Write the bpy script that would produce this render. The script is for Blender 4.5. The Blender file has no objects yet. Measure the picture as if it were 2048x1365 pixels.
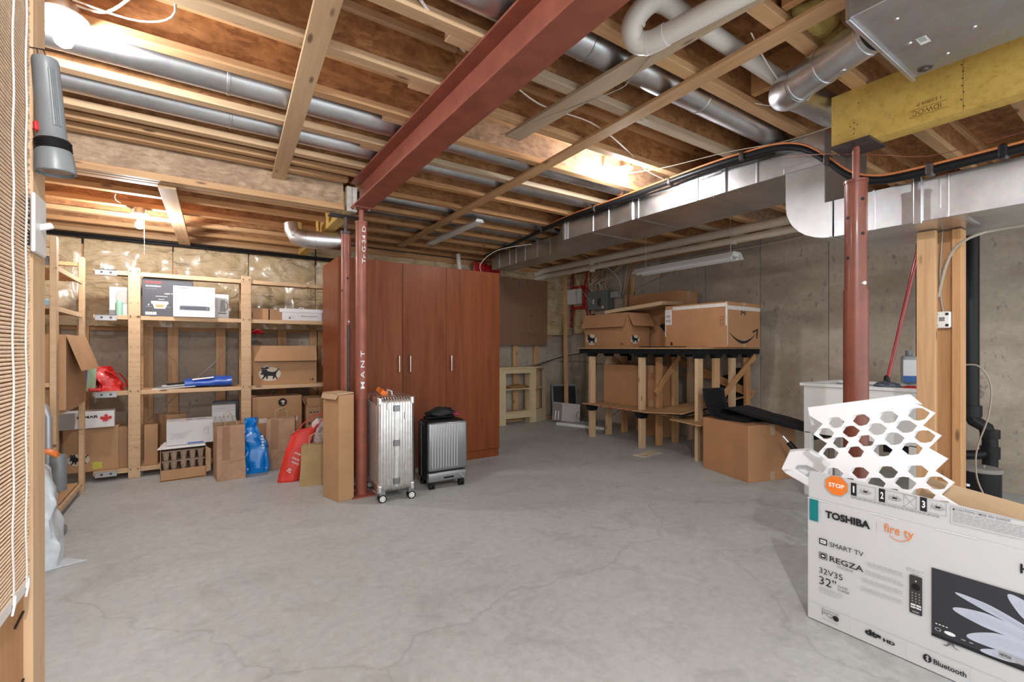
import bpy, bmesh, math, random
from mathutils import Vector, Matrix, Euler, noise
R = random.Random(7)
PI = math.pi
C = bpy.context.scene.collection
sc = bpy.context.scene

# ---------------------------------------------------------------- camera, world, exposure
cam_d = bpy.data.cameras.new('camera'); cam = bpy.data.objects.new('camera', cam_d); C.objects.link(cam)
YAW = math.atan(624/930)
cam.location = (0, 0, 1.15)
cam.rotation_euler = (PI/2, 0, -YAW)
cam_d.sensor_width = 36; cam_d.lens = 930/2048*36
cam_d.shift_y = 14.5/2048
cam_d.clip_start = .02
sc.camera = cam
w = bpy.data.worlds.new('world'); sc.world = w; w.use_nodes = True
w.node_tree.nodes['Background'].inputs[0].default_value = (.90, .96, 1, 1)
w.node_tree.nodes['Background'].inputs[1].default_value = .62
sc.view_settings.view_transform = 'Standard'; sc.view_settings.look = 'None'
sc.view_settings.gamma = 1; sc.view_settings.use_curve_mapping = False
sc.view_settings.exposure = 1.95
BULB = 190.0          # emission of one ceiling bulb
WARM = (.97, .98, 1.0)

# ---------------------------------------------------------------- mesh helpers
class MB:
    def __init__(s): s.v = []; s.f = []
    def add(s, vs, fs, M=None):
        o = len(s.v)
        s.v += [tuple(M @ Vector(p)) if M is not None else tuple(p) for p in vs]
        s.f += [tuple(i+o for i in f) for f in fs]
        return s
    def bx(s, x0, x1, y0, y1, z0, z1, M=None):
        v = [(x, y, z) for z in (z0, z1) for y in (y0, y1) for x in (x0, x1)]
        return s.add(v, [(0,2,3,1),(4,5,7,6),(0,1,5,4),(2,6,7,3),(0,4,6,2),(1,3,7,5)], M)
    def box(s, c, d, rot=(0,0,0)):
        M = Matrix.Translation(c) @ Euler(rot).to_matrix().to_4x4()
        return s.bx(-d[0]/2, d[0]/2, -d[1]/2, d[1]/2, -d[2]/2, d[2]/2, M)
    def cyl(s, p0, p1, r0, r1=None, n=16, caps=True):
        r1 = r0 if r1 is None else r1
        p0 = Vector(p0); p1 = Vector(p1); q = (p1-p0).to_track_quat('Z', 'Y').to_matrix()
        o = len(s.v)
        for p, r in ((p0, r0), (p1, r1)):
            for i in range(n):
                a = 2*PI*i/n; s.v.append(tuple(p + q @ Vector((r*math.cos(a), r*math.sin(a), 0))))
        for i in range(n):
            j = (i+1) % n; s.f.append((o+i, o+j, o+n+j, o+n+i))
        if caps: s.f += [tuple(o+i for i in reversed(range(n))), tuple(o+n+i for i in range(n))]
        return s
    def tube(s, pts, r, n=8, caps=True, flat=1.0):
        pts = [Vector(p) for p in pts]; o = len(s.v); prev = None
        for k, p in enumerate(pts):
            t = (pts[min(k+1, len(pts)-1)] - pts[max(k-1, 0)]).normalized()
            if prev is None:
                a = Vector((0,0,1)) if abs(t.z) < .9 else Vector((1,0,0))
                u = t.cross(a).normalized()
            else:
                u = (prev - t*prev.dot(t)).normalized()
            prev = u; w_ = t.cross(u)
            rr = r[k] if isinstance(r, (list, tuple)) else r
            for i in range(n):
                an = 2*PI*i/n; s.v.append(tuple(p + u*math.cos(an)*rr + w_*math.sin(an)*rr*flat))
        for k in range(len(pts)-1):
            for i in range(n):
                j = (i+1) % n; a = o+k*n
                s.f.append((a+i, a+n+i, a+n+j, a+j))
        if caps:
            s.f += [tuple(o+i for i in range(n)), tuple(o+(len(pts)-1)*n+i for i in reversed(range(n)))]
        return s
    def lathe(s, prof, c=(0,0,0), n=24, M=None):
        o = len(s.v); T = Matrix.Translation(c) @ (M if M is not None else Matrix.Identity(4))
        for r, z in prof:
            for i in range(n):
                a = 2*PI*i/n; s.v.append(tuple(T @ Vector((r*math.cos(a), r*math.sin(a), z))))
        for k in range(len(prof)-1):
            for i in range(n):
                j = (i+1) % n; a = o+k*n; s.f.append((a+i, a+j, a+n+j, a+n+i))
        s.f += [tuple(o+i for i in reversed(range(n))), tuple(o+(len(prof)-1)*n+i for i in range(n))]
        return s
    def prism(s, poly, d):
        """poly: 3-D points of one cap, d: offset vector"""
        n = len(poly); o = len(s.v); d = Vector(d)
        s.v += [tuple(Vector(p)) for p in poly] + [tuple(Vector(p)+d) for p in poly]
        s.f += [tuple(o+i for i in range(n)), tuple(o+n+i for i in reversed(range(n)))]
        for i in range(n):
            j = (i+1) % n; s.f.append((o+i, o+n+i, o+n+j, o+j))
        return s
    def grid(s, nu, nv, fn, wrap=False):
        o = len(s.v); m = nu if wrap else nu+1
        for j in range(nv+1):
            for i in range(m): s.v.append(tuple(fn(i/nu, j/nv)))
        for j in range(nv):
            for i in range(nu):
                a = o+j*m+i; b = o+j*m+(i+1) % m; s.f.append((a, b, b+m, a+m))
        return s
    def build(s, name, mat, parent=None, smooth=0, bevel=0, solid=0, seg=1, sub=0):
        bm = bmesh.new()
        vs = [bm.verts.new(p) for p in s.v]
        for f in s.f:
            try: bm.faces.new([vs[i] for i in f])
            except ValueError: pass
        bmesh.ops.recalc_face_normals(bm, faces=bm.faces)
        if bevel: bmesh.ops.bevel(bm, geom=list(bm.edges), offset=bevel, segments=seg, profile=.5, affect='EDGES', clamp_overlap=True)
        if smooth:
            for f in bm.faces: f.smooth = True
            for e in bm.edges:
                if len(e.link_faces) == 2 and e.calc_face_angle(0) > math.radians(smooth): e.smooth = False
        me = bpy.data.meshes.new(name); bm.to_mesh(me); bm.free()
        if mat is not None: me.materials.append(mat)
        o = bpy.data.objects.new(name, me); C.objects.link(o)
        if parent is not None: o.parent = parent
        if solid:
            m = o.modifiers.new('s', 'SOLIDIFY'); m.thickness = solid; m.offset = 0
        if sub:
            m = o.modifiers.new('u', 'SUBSURF'); m.levels = m.render_levels = sub
        return o

def tag(o, label=None, cat=None, group=None, kind=None):
    if label: o['label'] = label
    if cat: o['category'] = cat
    if group: o['group'] = group
    if kind: o['kind'] = kind
    return o
def emp(name, loc, rz=0, label=None, cat=None, group=None, rot=None):
    o = bpy.data.objects.new(name, None); C.objects.link(o); o.location = loc
    o.rotation_euler = rot if rot else (0, 0, rz); o.empty_display_size = .05
    return tag(o, label, cat, group)
def struct(o): o['kind'] = 'structure'; return o
def copy_tree(o, parent=None):
    c = o.copy(); C.objects.link(c); c.parent = parent
    for k in ('label', 'category', 'group'):
        if k in o: c[k] = o[k]
    for ch in list(o.children): copy_tree(ch, c)
    return c

def plank(name, p0, p1, wd, ht, mat, parent=None, roll=0, bevel=.0015):
    """lumber with its grain along local X; wd = local Y, ht = local Z"""
    p0 = Vector(p0); p1 = Vector(p1); d = p1-p0; L = d.length
    m = MB().bx(-L/2, L/2, -wd/2, wd/2, -ht/2, ht/2)
    o = m.build(name, mat, parent, bevel=bevel)
    x = d.normalized(); a = Vector((0,0,1)) if abs(x.z) < .95 else Vector((0,1,0))
    y = a.cross(x).normalized(); z = x.cross(y)
    M = Matrix((x, y, z)).transposed().to_4x4() @ Matrix.Rotation(roll, 4, 'X')
    M.translation = (p0+p1)/2
    o.matrix_local = M
    return o

# text and flat print on a face: origin O, unit vectors u (right) and v (up)
def text_mesh(body, offset=0.0):
    cu = bpy.data.curves.new('t', 'FONT'); cu.body = body; cu.size = 1; cu.offset = offset; cu.resolution_u = 3
    ob = bpy.data.objects.new('t', cu)
    me = bpy.data.meshes.new_from_object(ob)
    vs = [(q.co.x, q.co.y) for q in me.vertices]; fs = [tuple(p.vertices) for p in me.polygons]
    bpy.data.objects.remove(ob); bpy.data.curves.remove(cu); bpy.data.meshes.remove(me)
    return vs, fs
class Face:
    def __init__(s, parent, O, u, v, lift=.0007):
        s.p = parent; s.u = Vector(u).normalized(); s.v = Vector(v).normalized(); s.n = s.u.cross(s.v)
        s.O = Vector(O) + s.n*lift; s.m = {}
    def mb(s, mat, name='printed_mark'):
        return s.m.setdefault((mat.name, name), (MB(), mat))[0]
    def pt(s, x, y, h=0): return tuple(s.O + s.u*x + s.v*y + s.n*h)
    def poly(s, pts, mat, name='printed_mark', h=0):
        b = s.mb(mat, name); o = len(b.v); b.v += [s.pt(x, y, h) for x, y in pts]; b.f.append(tuple(range(o, o+len(pts))))
    def rect(s, x0, y0, x1, y1, mat, name='printed_mark', h=0): s.poly([(x0,y0),(x1,y0),(x1,y1),(x0,y1)], mat, name, h)
    def frame(s, x0, y0, x1, y1, t, mat, name='printed_mark', h=0):
        s.rect(x0,y0,x1,y0+t,mat,name,h); s.rect(x0,y1-t,x1,y1,mat,name,h); s.rect(x0,y0,x0+t,y1,mat,name,h); s.rect(x1-t,y0,x1,y1,mat,name,h)
    def disc(s, x, y, r, mat, n=24, ry=None, name='printed_mark', h=0):
        ry = ry or r; s.poly([(x+r*math.cos(2*PI*i/n), y+ry*math.sin(2*PI*i/n)) for i in range(n)], mat, name, h)
    def line(s, x0, y0, x1, y1, t, mat, name='printed_mark', h=0):
        d = Vector((x1-x0, y1-y0)); q = Vector((-d.y, d.x)).normalized()*t/2
        s.poly([(x0-q.x,y0-q.y),(x1-q.x,y1-q.y),(x1+q.x,y1+q.y),(x0+q.x,y0+q.y)], mat, name, h)
    def text(s, body, x, y, w, hgt, mat, bold=0.0, rot=0, name='lettering', h=.0002):
        vs, fs = text_mesh(body, bold)
        if not vs: return
        x0 = min(a for a, _ in vs); x1 = max(a for a, _ in vs); y0 = min(b for _, b in vs); y1 = max(b for _, b in vs)
        sx = w/(x1-x0) if w else hgt/(y1-y0); sy = hgt/(y1-y0) if hgt else sx
        b = s.mb(mat, name); o = len(b.v); ca, sa = math.cos(rot), math.sin(rot)
        for a, c in vs:
            px, py = (a-x0)*sx, (c-y0)*sy
            b.v.append(s.pt(x+px*ca-py*sa, y+px*sa+py*ca, h))
        b.f += [tuple(i+o for i in f) for f in fs]
    def done(s):
        for (mn, nm), (b, mat) in s.m.items():
            o = b.build(nm, mat, s.p)
            if len(b.f) > 1: o['kind'] = 'stuff'

# ---------------------------------------------------------------- materials
def newmat(name):
    m = bpy.data.materials.new(name); m.use_nodes = True
    return m, m.node_tree.nodes, m.node_tree.links, m.node_tree.nodes['Principled BSDF']
def plain(name, col, rough=.5, metal=0, coat=0, emit=0, trans=0, alpha=1, vary=0.0, vs=30, bump=0, sheen=0):
    m, N, L, b = newmat(name)
    b.inputs['Base Color'].default_value = (*col, 1); b.inputs['Roughness'].default_value = rough
    b.inputs['Metallic'].default_value = metal; b.inputs['Coat Weight'].default_value = coat
    b.inputs['Coat Roughness'].default_value = .1
    b.inputs['Transmission Weight'].default_value = trans; b.inputs['Alpha'].default_value = alpha
    if max(col) < .03: b.inputs['Specular IOR Level'].default_value = .22
    if sheen: b.inputs['Sheen Weight'].default_value = sheen
    if emit:
        b.inputs['Emission Color'].default_value = (*col, 1); b.inputs['Emission Strength'].default_value = emit
    if vary or bump:
        tc = N.new('ShaderNodeTexCoord'); n = N.new('ShaderNodeTexNoise'); n.inputs['Scale'].default_value = vs
        n.inputs['Detail'].default_value = 5; L.new(tc.outputs['Object'], n.inputs['Vector'])
        if vary:
            r = N.new('ShaderNodeValToRGB'); r.color_ramp.elements[0].position = .3; r.color_ramp.elements[1].position = .7
            r.color_ramp.elements[0].color = (*[max(0, c*(1-vary)) for c in col], 1); r.color_ramp.elements[1].color = (*[min(1, c*(1+vary)) for c in col], 1)
            L.new(n.outputs['Fac'], r.inputs[0]); L.new(r.outputs[0], b.inputs['Base Color'])
        if bump:
            bp = N.new('ShaderNodeBump'); bp.inputs['Strength'].default_value = bump; bp.inputs['Distance'].default_value = .01
            L.new(n.outputs['Fac'], bp.inputs['Height']); L.new(bp.outputs[0], b.inputs['Normal'])
    return m
def ramp(N, L, src, stops):
    r = N.new('ShaderNodeValToRGB'); e = r.color_ramp.elements
    while len(e) < len(stops): e.new(.5)
    for i, (p, c) in enumerate(stops): e[i].position = p; e[i].color = (*c, 1)
    L.new(src, r.inputs[0]); return r.outputs[0]
def coords(N, L, scale, rnd=True, kind='Object'):
    tc = N.new('ShaderNodeTexCoord'); mp = N.new('ShaderNodeMapping'); mp.inputs['Scale'].default_value = scale
    if rnd:
        oi = N.new('ShaderNodeObjectInfo'); mu = N.new('ShaderNodeVectorMath'); mu.operation = 'MULTIPLY_ADD'
        cb = N.new('ShaderNodeCombineXYZ')
        for i in range(3): L.new(oi.outputs['Random'], cb.inputs[i])
        mu.inputs[1].default_value = (37, 19, 23); L.new(cb.outputs[0], mu.inputs[0]); L.new(tc.outputs[kind], mu.inputs[2])
        L.new(mu.outputs[0], mp.inputs['Vector'])
    else: L.new(tc.outputs[kind], mp.inputs['Vector'])
    return mp.outputs[0]
def noise_t(N, L, vec, scale, detail=4, rough=.55, dist=0):
    n = N.new('ShaderNodeTexNoise'); n.inputs['Scale'].default_value = scale; n.inputs['Detail'].default_value = detail
    n.inputs['Roughness'].default_value = rough; n.inputs['Distortion'].default_value = dist
    L.new(vec, n.inputs['Vector']); return n.outputs['Fac']
def mix(N, L, fac, a, b, mode='MIX'):
    m = N.new('ShaderNodeMix'); m.data_type = 'RGBA'; m.blend_type = mode
    if isinstance(fac, float): m.inputs[0].default_value = fac
    else: L.new(fac, m.inputs[0])
    for s_, i in ((a, 6), (b, 7)):
        if isinstance(s_, tuple): m.inputs[i].default_value = (*s_, 1)
        else: L.new(s_, m.inputs[i])
    return m.outputs[2]
def bump(N, L, b, h, strength, dist=.01):
    bp = N.new('ShaderNodeBump'); bp.inputs['Strength'].default_value = strength; bp.inputs['Distance'].default_value = dist
    L.new(h, bp.inputs['Height']); L.new(bp.outputs[0], b.inputs['Normal'])

def pine(name, c0, c1, knots=True, rough=.62):
    m, N, L, b = newmat(name)
    v = coords(N, L, (1.1, 16, 16)); g = noise_t(N, L, v, 2.2, 6, .6, .35)
    col = ramp(N, L, g, [(.3, c0), (.52, c1), (.75, tuple(min(1, c*1.12) for c in c1))])
    v3 = coords(N, L, (.8, 2.5, 2.5)); blot = noise_t(N, L, v3, 1.5, 3)
    col = mix(N, L, ramp(N, L, blot, [(.35, (.0,)*3), (.75, (.35,)*3)]), col, tuple(c*.62 for c in c0), 'MIX')
    oi = N.new('ShaderNodeObjectInfo')
    col = mix(N, L, ramp(N, L, oi.outputs['Random'], [(0, (0,)*3), (1, (.4,)*3)]), col, tuple(c*.75 for c in c1), 'MIX')
    if knots:
        v2 = coords(N, L, (3.2, 11, 11)); vo = N.new('ShaderNodeTexVoronoi'); vo.inputs['Scale'].default_value = 1.0
        L.new(v2, vo.inputs['Vector'])
        col = mix(N, L, ramp(N, L, vo.outputs['Distance'], [(.07, (.8,)*3), (.14, (0,)*3)]), col, (.11, .05, .025))
    L.new(col, b.inputs['Base Color']); b.inputs['Roughness'].default_value = rough
    bump(N, L, b, g, .12, .004); return m
def osb(name, c0, c1, stain=.6):
    m, N, L, b = newmat(name)
    v = coords(N, L, (1, 1, 1)); nz = N.new('ShaderNodeTexNoise'); nz.inputs['Scale'].default_value = 5; L.new(v, nz.inputs['Vector'])
    mx = N.new('ShaderNodeVectorMath'); mx.operation = 'MULTIPLY_ADD'; mx.inputs[1].default_value = (.06, .06, .06); L.new(nz.outputs['Color'], mx.inputs[0]); L.new(v, mx.inputs[2])
    def flakes(rot, sc_):
        mp_ = N.new('ShaderNodeMapping'); mp_.inputs['Scale'].default_value = sc_; mp_.inputs['Rotation'].default_value = rot; L.new(mx.outputs[0], mp_.inputs['Vector'])
        vo_ = N.new('ShaderNodeTexVoronoi'); vo_.inputs['Scale'].default_value = 1.0; L.new(mp_.outputs[0], vo_.inputs['Vector'])
        s_ = N.new('ShaderNodeSeparateColor'); L.new(vo_.outputs['Color'], s_.inputs[0]); return mp_, vo_, s_
    mp, vo, sp = flakes((.2, .45, .5), (16, 60, 52))
    _, vo2, sp2 = flakes((-.3, -.6, -.7), (13, 50, 60))
    ca_ = ramp(N, L, sp.outputs[0], [(0, c0), (.5, tuple((a+b_)/2 for a, b_ in zip(c0, c1))), (1, c1)])
    cb_ = ramp(N, L, sp2.outputs[1], [(0, c0), (.6, tuple((a+b_)/2 for a, b_ in zip(c0, c1))), (1, c1)])
    gt = N.new('ShaderNodeMath'); gt.operation = 'GREATER_THAN'; gt.inputs[1].default_value = .5; L.new(sp.outputs[2], gt.inputs[0])
    col = mix(N, L, gt.outputs[0], ca_, cb_)
    fine = noise_t(N, L, v, 14, 6, .7)
    col = mix(N, L, .45, col, ramp(N, L, fine, [(.35, tuple(c*.6 for c in c0)), (.65, c1)]))
    st = noise_t(N, L, v, 2.3, 6, .65, .5)
    col = mix(N, L, ramp(N, L, st, [(.52, (0,)*3), (.72, (stain,)*3)]), col, (.10, .025, .012))
    L.new(col, b.inputs['Base Color']); b.inputs['Roughness'].default_value = .65
    bump(N, L, b, sp.outputs[0], .25, .003); return m
def galv(name, col=(.70, .71, .73), rough=.30, spang=14):
    m, N, L, b = newmat(name)
    v = coords(N, L, (1, 1, 1)); a = noise_t(N, L, v, 3, 5, .6); vo = N.new('ShaderNodeTexVoronoi'); vo.inputs['Scale'].default_value = spang*3; L.new(v, vo.inputs['Vector'])
    sp = N.new('ShaderNodeSeparateColor'); L.new(vo.outputs['Color'], sp.inputs[0])
    c = ramp(N, L, a, [(.3, tuple(x*.78 for x in col)), (.7, tuple(min(1, x*1.12) for x in col))])
    c = mix(N, L, .12, c, vo.outputs['Color'], 'SOFT_LIGHT')
    L.new(c, b.inputs['Base Color']); b.inputs['Metallic'].default_value = 1
    r = N.new('ShaderNodeMapRange'); r.inputs[3].default_value = rough*.7; r.inputs[4].default_value = rough*1.6; L.new(a, r.inputs[0]); L.new(r.outputs[0], b.inputs['Roughness'])
    bump(N, L, b, a, .05, .02); return m

PINE = pine('pine_lumber', (.49, .26, .12), (.65, .39, .195))
PINE_L = pine('pale_pine', (.58, .37, .205), (.70, .48, .285))
PINE_O = pine('orange_pine', (.45, .205, .078), (.61, .325, .14))
PINE_G = pine('weathered_pine', (.42, .30, .19), (.53, .40, .27))
OSB = osb('strand_board', (.27, .105, .036), (.58, .285, .11))
OSB_L = osb('pale_strand_board', (.36, .23, .14), (.60, .43, .28), .25)
LVLM = pine('laminated_beam_wood', (.55, .33, .065), (.68, .45, .11), False, .5)
GALV = galv('galvanised_steel'); GALV_D = galv('dull_galvanised_steel', (.52, .53, .54), .38)
RED = plain('red_primer_steel', (.28, .082, .052), .45, 0, .08, vary=.18, vs=9, bump=.05)
BROWN_ST = plain('brown_painted_steel', (.185, .048, .026), .4, 0, .12, vary=.15, vs=12)
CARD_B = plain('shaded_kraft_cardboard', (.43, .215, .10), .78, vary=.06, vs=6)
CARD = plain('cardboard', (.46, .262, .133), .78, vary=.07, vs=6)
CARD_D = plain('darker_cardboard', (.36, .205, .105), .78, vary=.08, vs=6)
CARD_L = plain('pale_cardboard', (.50, .345, .205), .8, vary=.06, vs=6)
KRAFT = plain('kraft_paper', (.43, .265, .165), .75, vary=.12, vs=14, bump=.8)
KRAFT_Y = plain('yellow_kraft_paper', (.40, .27, .12), .7, vary=.08, vs=9, bump=.2)
TAPE = plain('packing_tape', (.50, .35, .22), .25, coat=.6)
TAPE_W = plain('clear_tape', (.74, .68, .62), .15, coat=1, vary=.12, vs=40, bump=.3)
WHITE = plain('white_board', (.80, .80, .80), .5)
WHITE_P = plain('white_plastic', (.78, .78, .76), .35)
FOAMW = plain('white_foam', (.88, .88, .90), .6)
PVC = plain('white_pvc', (.70, .66, .60), .35)
PVC_B = plain('beige_pvc', (.68, .60, .50), .4)
BLACK = plain('black_ink', (.02, .02, .022), .5)
BLK_P = plain('black_plastic', (.012, .012, .013), .4)
BLK_F = plain('black_felt', (.010, .010, .012), .95, sheen=.03, vary=.3, vs=60, bump=.3)
GREYI = plain('grey_ink', (.20, .20, .21), .6)
LGREYI = plain('light_grey_ink', (.36, .36, .37), .6)
TEAL = plain('teal_ink', (.0, .19, .20), .5)
ORANGE = plain('orange_ink', (.80, .19, .02), .5)
REDI = plain('red_ink', (.55, .02, .025), .5)
BLUEI = plain('blue_ink', (.05, .15, .45), .5)
REDT = plain('red_tape', (.42, .01, .015), .3, coat=.5, vary=.3, vs=14, bump=.4)
CABLE = plain('white_cable', (.72, .64, .55), .45)
CABLE_D = plain('grey_cable', (.25, .22, .20), .5)
CREAM = plain('cream_paint', (.68, .54, .33), .45, vary=.04, vs=5)
INK_W = plain('white_ink', (.82, .82, .82), .6)
NAIL = plain('dark_nail_head', (.05, .035, .03), .5, .6)

def concrete(name, c0, c1, floor=False):
    m, N, L, b = newmat(name)
    v = coords(N, L, (1, 1, 1), not floor, 'Object'); a = noise_t(N, L, v, .9, 8, .62, .6); f = noise_t(N, L, v, 22, 6, .7)
    col = ramp(N, L, a, [(.3, c0), (.7, c1)])
    col = mix(N, L, .35, col, ramp(N, L, f, [(.3, tuple(x*.72 for x in c0)), (.7, tuple(min(1, x*1.12) for x in c1))]))
    if floor:
        vo = N.new('ShaderNodeTexVoronoi'); vo.feature = 'DISTANCE_TO_EDGE'; vo.inputs['Scale'].default_value = .33
        nz = N.new('ShaderNodeTexNoise'); nz.inputs['Scale'].default_value = 2.5; nz.inputs['Detail'].default_value = 5; L.new(v, nz.inputs['Vector'])
        mx = N.new('ShaderNodeVectorMath'); mx.operation = 'MULTIPLY_ADD'; mx.inputs[1].default_value = (.45,)*3; L.new(nz.outputs['Color'], mx.inputs[0]); L.new(v, mx.inputs[2])
        L.new(mx.outputs[0], vo.inputs['Vector'])
        cr = ramp(N, L, vo.outputs['Distance'], [(.0, (.22,)*3), (.0014, (0,)*3)])
        col = mix(N, L, cr, col, (.12, .11, .10))
        s2 = noise_t(N, L, v, 3.1, 6, .7, 1.2)
        col = mix(N, L, ramp(N, L, s2, [(.50, (0,)*3), (.75, (.4,)*3)]), col, (.19, .175, .155))
        w2 = noise_t(N, L, v, 5, 8, .75, .4)
        col = mix(N, L, ramp(N, L, w2, [(.70, (0,)*3), (.76, (.5,)*3)]), col, (.55, .54, .52))
        b.inputs['Roughness'].default_value = .5
    else:
        vs = coords(N, L, (1, 1, .45)); p = noise_t(N, L, vs, 20, 5, .68)
        bl_ = noise_t(N, L, coords(N, L, (.6, .6, 1.3)), 1.6, 5, .6)
        col = mix(N, L, ramp(N, L, bl_, [(.42, (0,)*3), (.62, (.6,)*3)]), col, (.27, .205, .155))
        col = mix(N, L, ramp(N, L, p, [(.60, (0,)*3), (.70, (.7,)*3)]), col, (.14, .11, .085))
        b.inputs['Roughness'].default_value = .8
    L.new(col, b.inputs['Base Color']); bump(N, L, b, f, .18, .006); return m
CFLOOR = concrete('concrete_floor', (.40, .415, .405), (.54, .56, .555), True)
CWALL = concrete('concrete_wall', (.44, .365, .29), (.57, .49, .40))

def insulation():
    m, N, L, b = newmat('insulation_behind_poly')
    v = coords(N, L, (1, 1, 1), False, 'Object'); a = noise_t(N, L, v, 5.5, 7, .62, .1)
    col = ramp(N, L, a, [(.25, (.48, .33, .16)), (.5, (.62, .46, .27)), (.78, (.73, .60, .42))])
    L.new(col, b.inputs['Base Color']); b.inputs['Roughness'].default_value = .7
    b.inputs['Coat Weight'].default_value = .9; b.inputs['Coat Roughness'].default_value = .14
    wv = coords(N, L, (1.6, 1, 3.4), False); wr = noise_t(N, L, wv, 2.6, 3, .5, .8)
    bump(N, L, b, wr, 1.0, .10); return m
INSUL = insulation()
FLUFF = plain('yellow_fibreglass', (.60, .44, .14), .95, vary=.25, vs=11, bump=.8)

def cherry():
    m, N, L, b = newmat('cherry_laminate')
    v = coords(N, L, (9, 9, .55), False); g = noise_t(N, L, v, 2.0, 6, .6, .8)
    v2 = coords(N, L, (2.2, 2.2, .2), False); g2 = noise_t(N, L, v2, 1.6, 3)
    col = ramp(N, L, g, [(.28, (.105, .024, .007)), (.5, (.175, .045, .013)), (.75, (.23, .066, .021))])
    col = mix(N, L, ramp(N, L, g2, [(.3, (0,)*3), (.7, (.5,)*3)]), col, (.215, .056, .016))
    L.new(col, b.inputs['Base Color']); b.inputs['Roughness'].default_value = .38
    b.inputs['Specular IOR Level'].default_value = .2; return m
CHERRY = cherry()
def ply(name, a, b_):
    m, N, L, b = newmat(name); v = coords(N, L, (2, 9, 9)); g = noise_t(N, L, v, 2, 5)
    L.new(ramp(N, L, g, [(.3, a), (.7, b_)]), b.inputs['Base Color']); b.inputs['Roughness'].default_value = .6; return m
PLY = ply('plywood', (.40, .22, .10), (.54, .33, .17))

# ================================================================ SETTING
XL, XR, YB, YF = -1.35, 5.35, 6.12, -1.6
ZJ = 2.45                       # underside of the joists
DJ = .24
floor = struct(MB().bx(XL-.2, XR+.2, YF-.2, YB+.2, -.1, 0).build('floor', CFLOOR))
wr_ = struct(MB().bx(XR+.03, XR+.2, YF, YB+.2, 0, 2.40).build('wall_right', CWALL))
y = -1.35
while y < YB:                                   # form-board panels of the poured wall, with recessed joints
    y1 = min(y+.70, YB)
    MB().bx(XR, XR+.03, y+.003, y1-.003, 0, 2.40).build('panel', CWALL, wr_, bevel=.0015)
    y = y1
MB().bx(XR-.0, XR+.14, YF, YB, 2.40, 2.44).build('sill_plate', PINE_O, wr_)
MB().bx(XR+.141, XR+.19, YF, YB+.2, 2.40, 2.70).build('rim_board', PINE_O, wr_)
wb_ = struct(MB().bx(XL-.2, XR+.2, YB, YB+.15, 0, 2.69).build('wall_back', CWALL))
struct(MB().bx(XL-.15, XL, 0.9, YB, 0, 2.75).build('wall_left', CWALL))
# stud framing in front of the back wall
for x in (-1.15, -.94, -.445, -.235, .19, .44, .80, 1.15, 1.23, 1.7, 2.1, 2.5, 2.9, 3.3, 3.72, 4.13, 4.54):
    plank('stud', (x, YB-.06, .04), (x, YB-.06, 2.16), .038, .092, PINE, wb_, PI/2)
MB().bx(XL, XR-.3, YB-.09, YB-.01, 0, .038).build('sole_plate', PINE, wb_)
for x0, x1 in ((-1.33, -.47), (-.42, .42), (.46, 1.13), (1.25, 2.9), (2.92, 4.9)):
    MB().bx(x0, x1, YB-.035, YB-.012, 1.33, 1.39).build('nailer', PINE_O, wb_)
# insulation batts behind poly, one between each pair of studs
def batt(x0, x1, z0, z1, seed, puff=.045, y=YB-.085):
    def fn(u, v):
        x = x0+(x1-x0)*u; z = z0+(z1-z0)*v
        e = min(1, min(u, 1-u)*7)*.5+.5*min(1, min(v, 1-v)*7)
        n_ = noise.noise(Vector((x*3+seed, z*4, seed)))*.035 + noise.noise(Vector((x*9, z*5+seed, 3)))*.016
        return (x, y - puff*e*.6 - n_, z)
    return MB().grid(28, 22, fn).build('insulation_batt', INSUL, wb_, smooth=180)
for i, (x0, x1) in enumerate(((-1.33, -.95), (-.93, -.24), (-.23, .45), (.46, 1.16), (1.17, 2.1), (2.1, 3.0), (3.0, 3.9), (3.9, 4.75), (4.72, 5.28))):
    z1 = 2.215 if x1 < 1.1 else 2.44
    batt(x0, x1, 1.37, z1, i*7.3)
def batt_r(y0, y1, z0, z1, seed, puff=.04):
    def fn(u, v):
        y = y0+(y1-y0)*u; z = z0+(z1-z0)*v
        n_ = noise.noise(Vector((y*4+seed, z*5, seed)))*.03
        e = min(1, min(u, 1-u)*6)*.5+.5*min(1, min(v, 1-v)*6)
        return (XR-.05-puff*e-n_, y, z)
    return MB().grid(20, 24, fn).build('insulation_batt', INSUL, wr_, smooth=180)
batt_r(5.60, 5.98, 1.40, 2.40, 3.3)
for y in (5.52,): plank('stud', (XR-.05, y, .04), (XR-.05, y, 2.40), .038, .085, PINE, wr_, PI/2)
for y, z0, z1 in ((5.62, 1.45, 2.38), (5.98, 1.5, 2.38)):
    def fr(u, v, y=y): return (XR-.115-.012*math.sin(v*40), y+.02*math.sin(v*17)+(u-.5)*.05, z0+(z1-z0)*v)
    MB().grid(2, 26, fr).build('red_sheathing_tape', REDT, wr_, smooth=180, solid=.003)
MB().grid(8, 4, lambda u, v: (XR-.115+.008*math.sin(u*20), 5.62+.36*u, 1.80+.05*v)).build('red_sheathing_tape', REDT, wr_, smooth=180, solid=.003)
MB().grid(8, 4, lambda u, v: (XR-.115+.008*math.sin(u*20), 5.62+.36*u, 2.13+.06*v)).build('red_sheathing_tape', REDT, wr_, smooth=180, solid=.003)
MB().grid(8, 4, lambda u, v: (XR-.115+.008*math.sin(u*20), 5.66+.05*u, 1.80+.36*v)).build('red_sheathing_tape', REDT, wr_, smooth=180, solid=.003)

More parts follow.
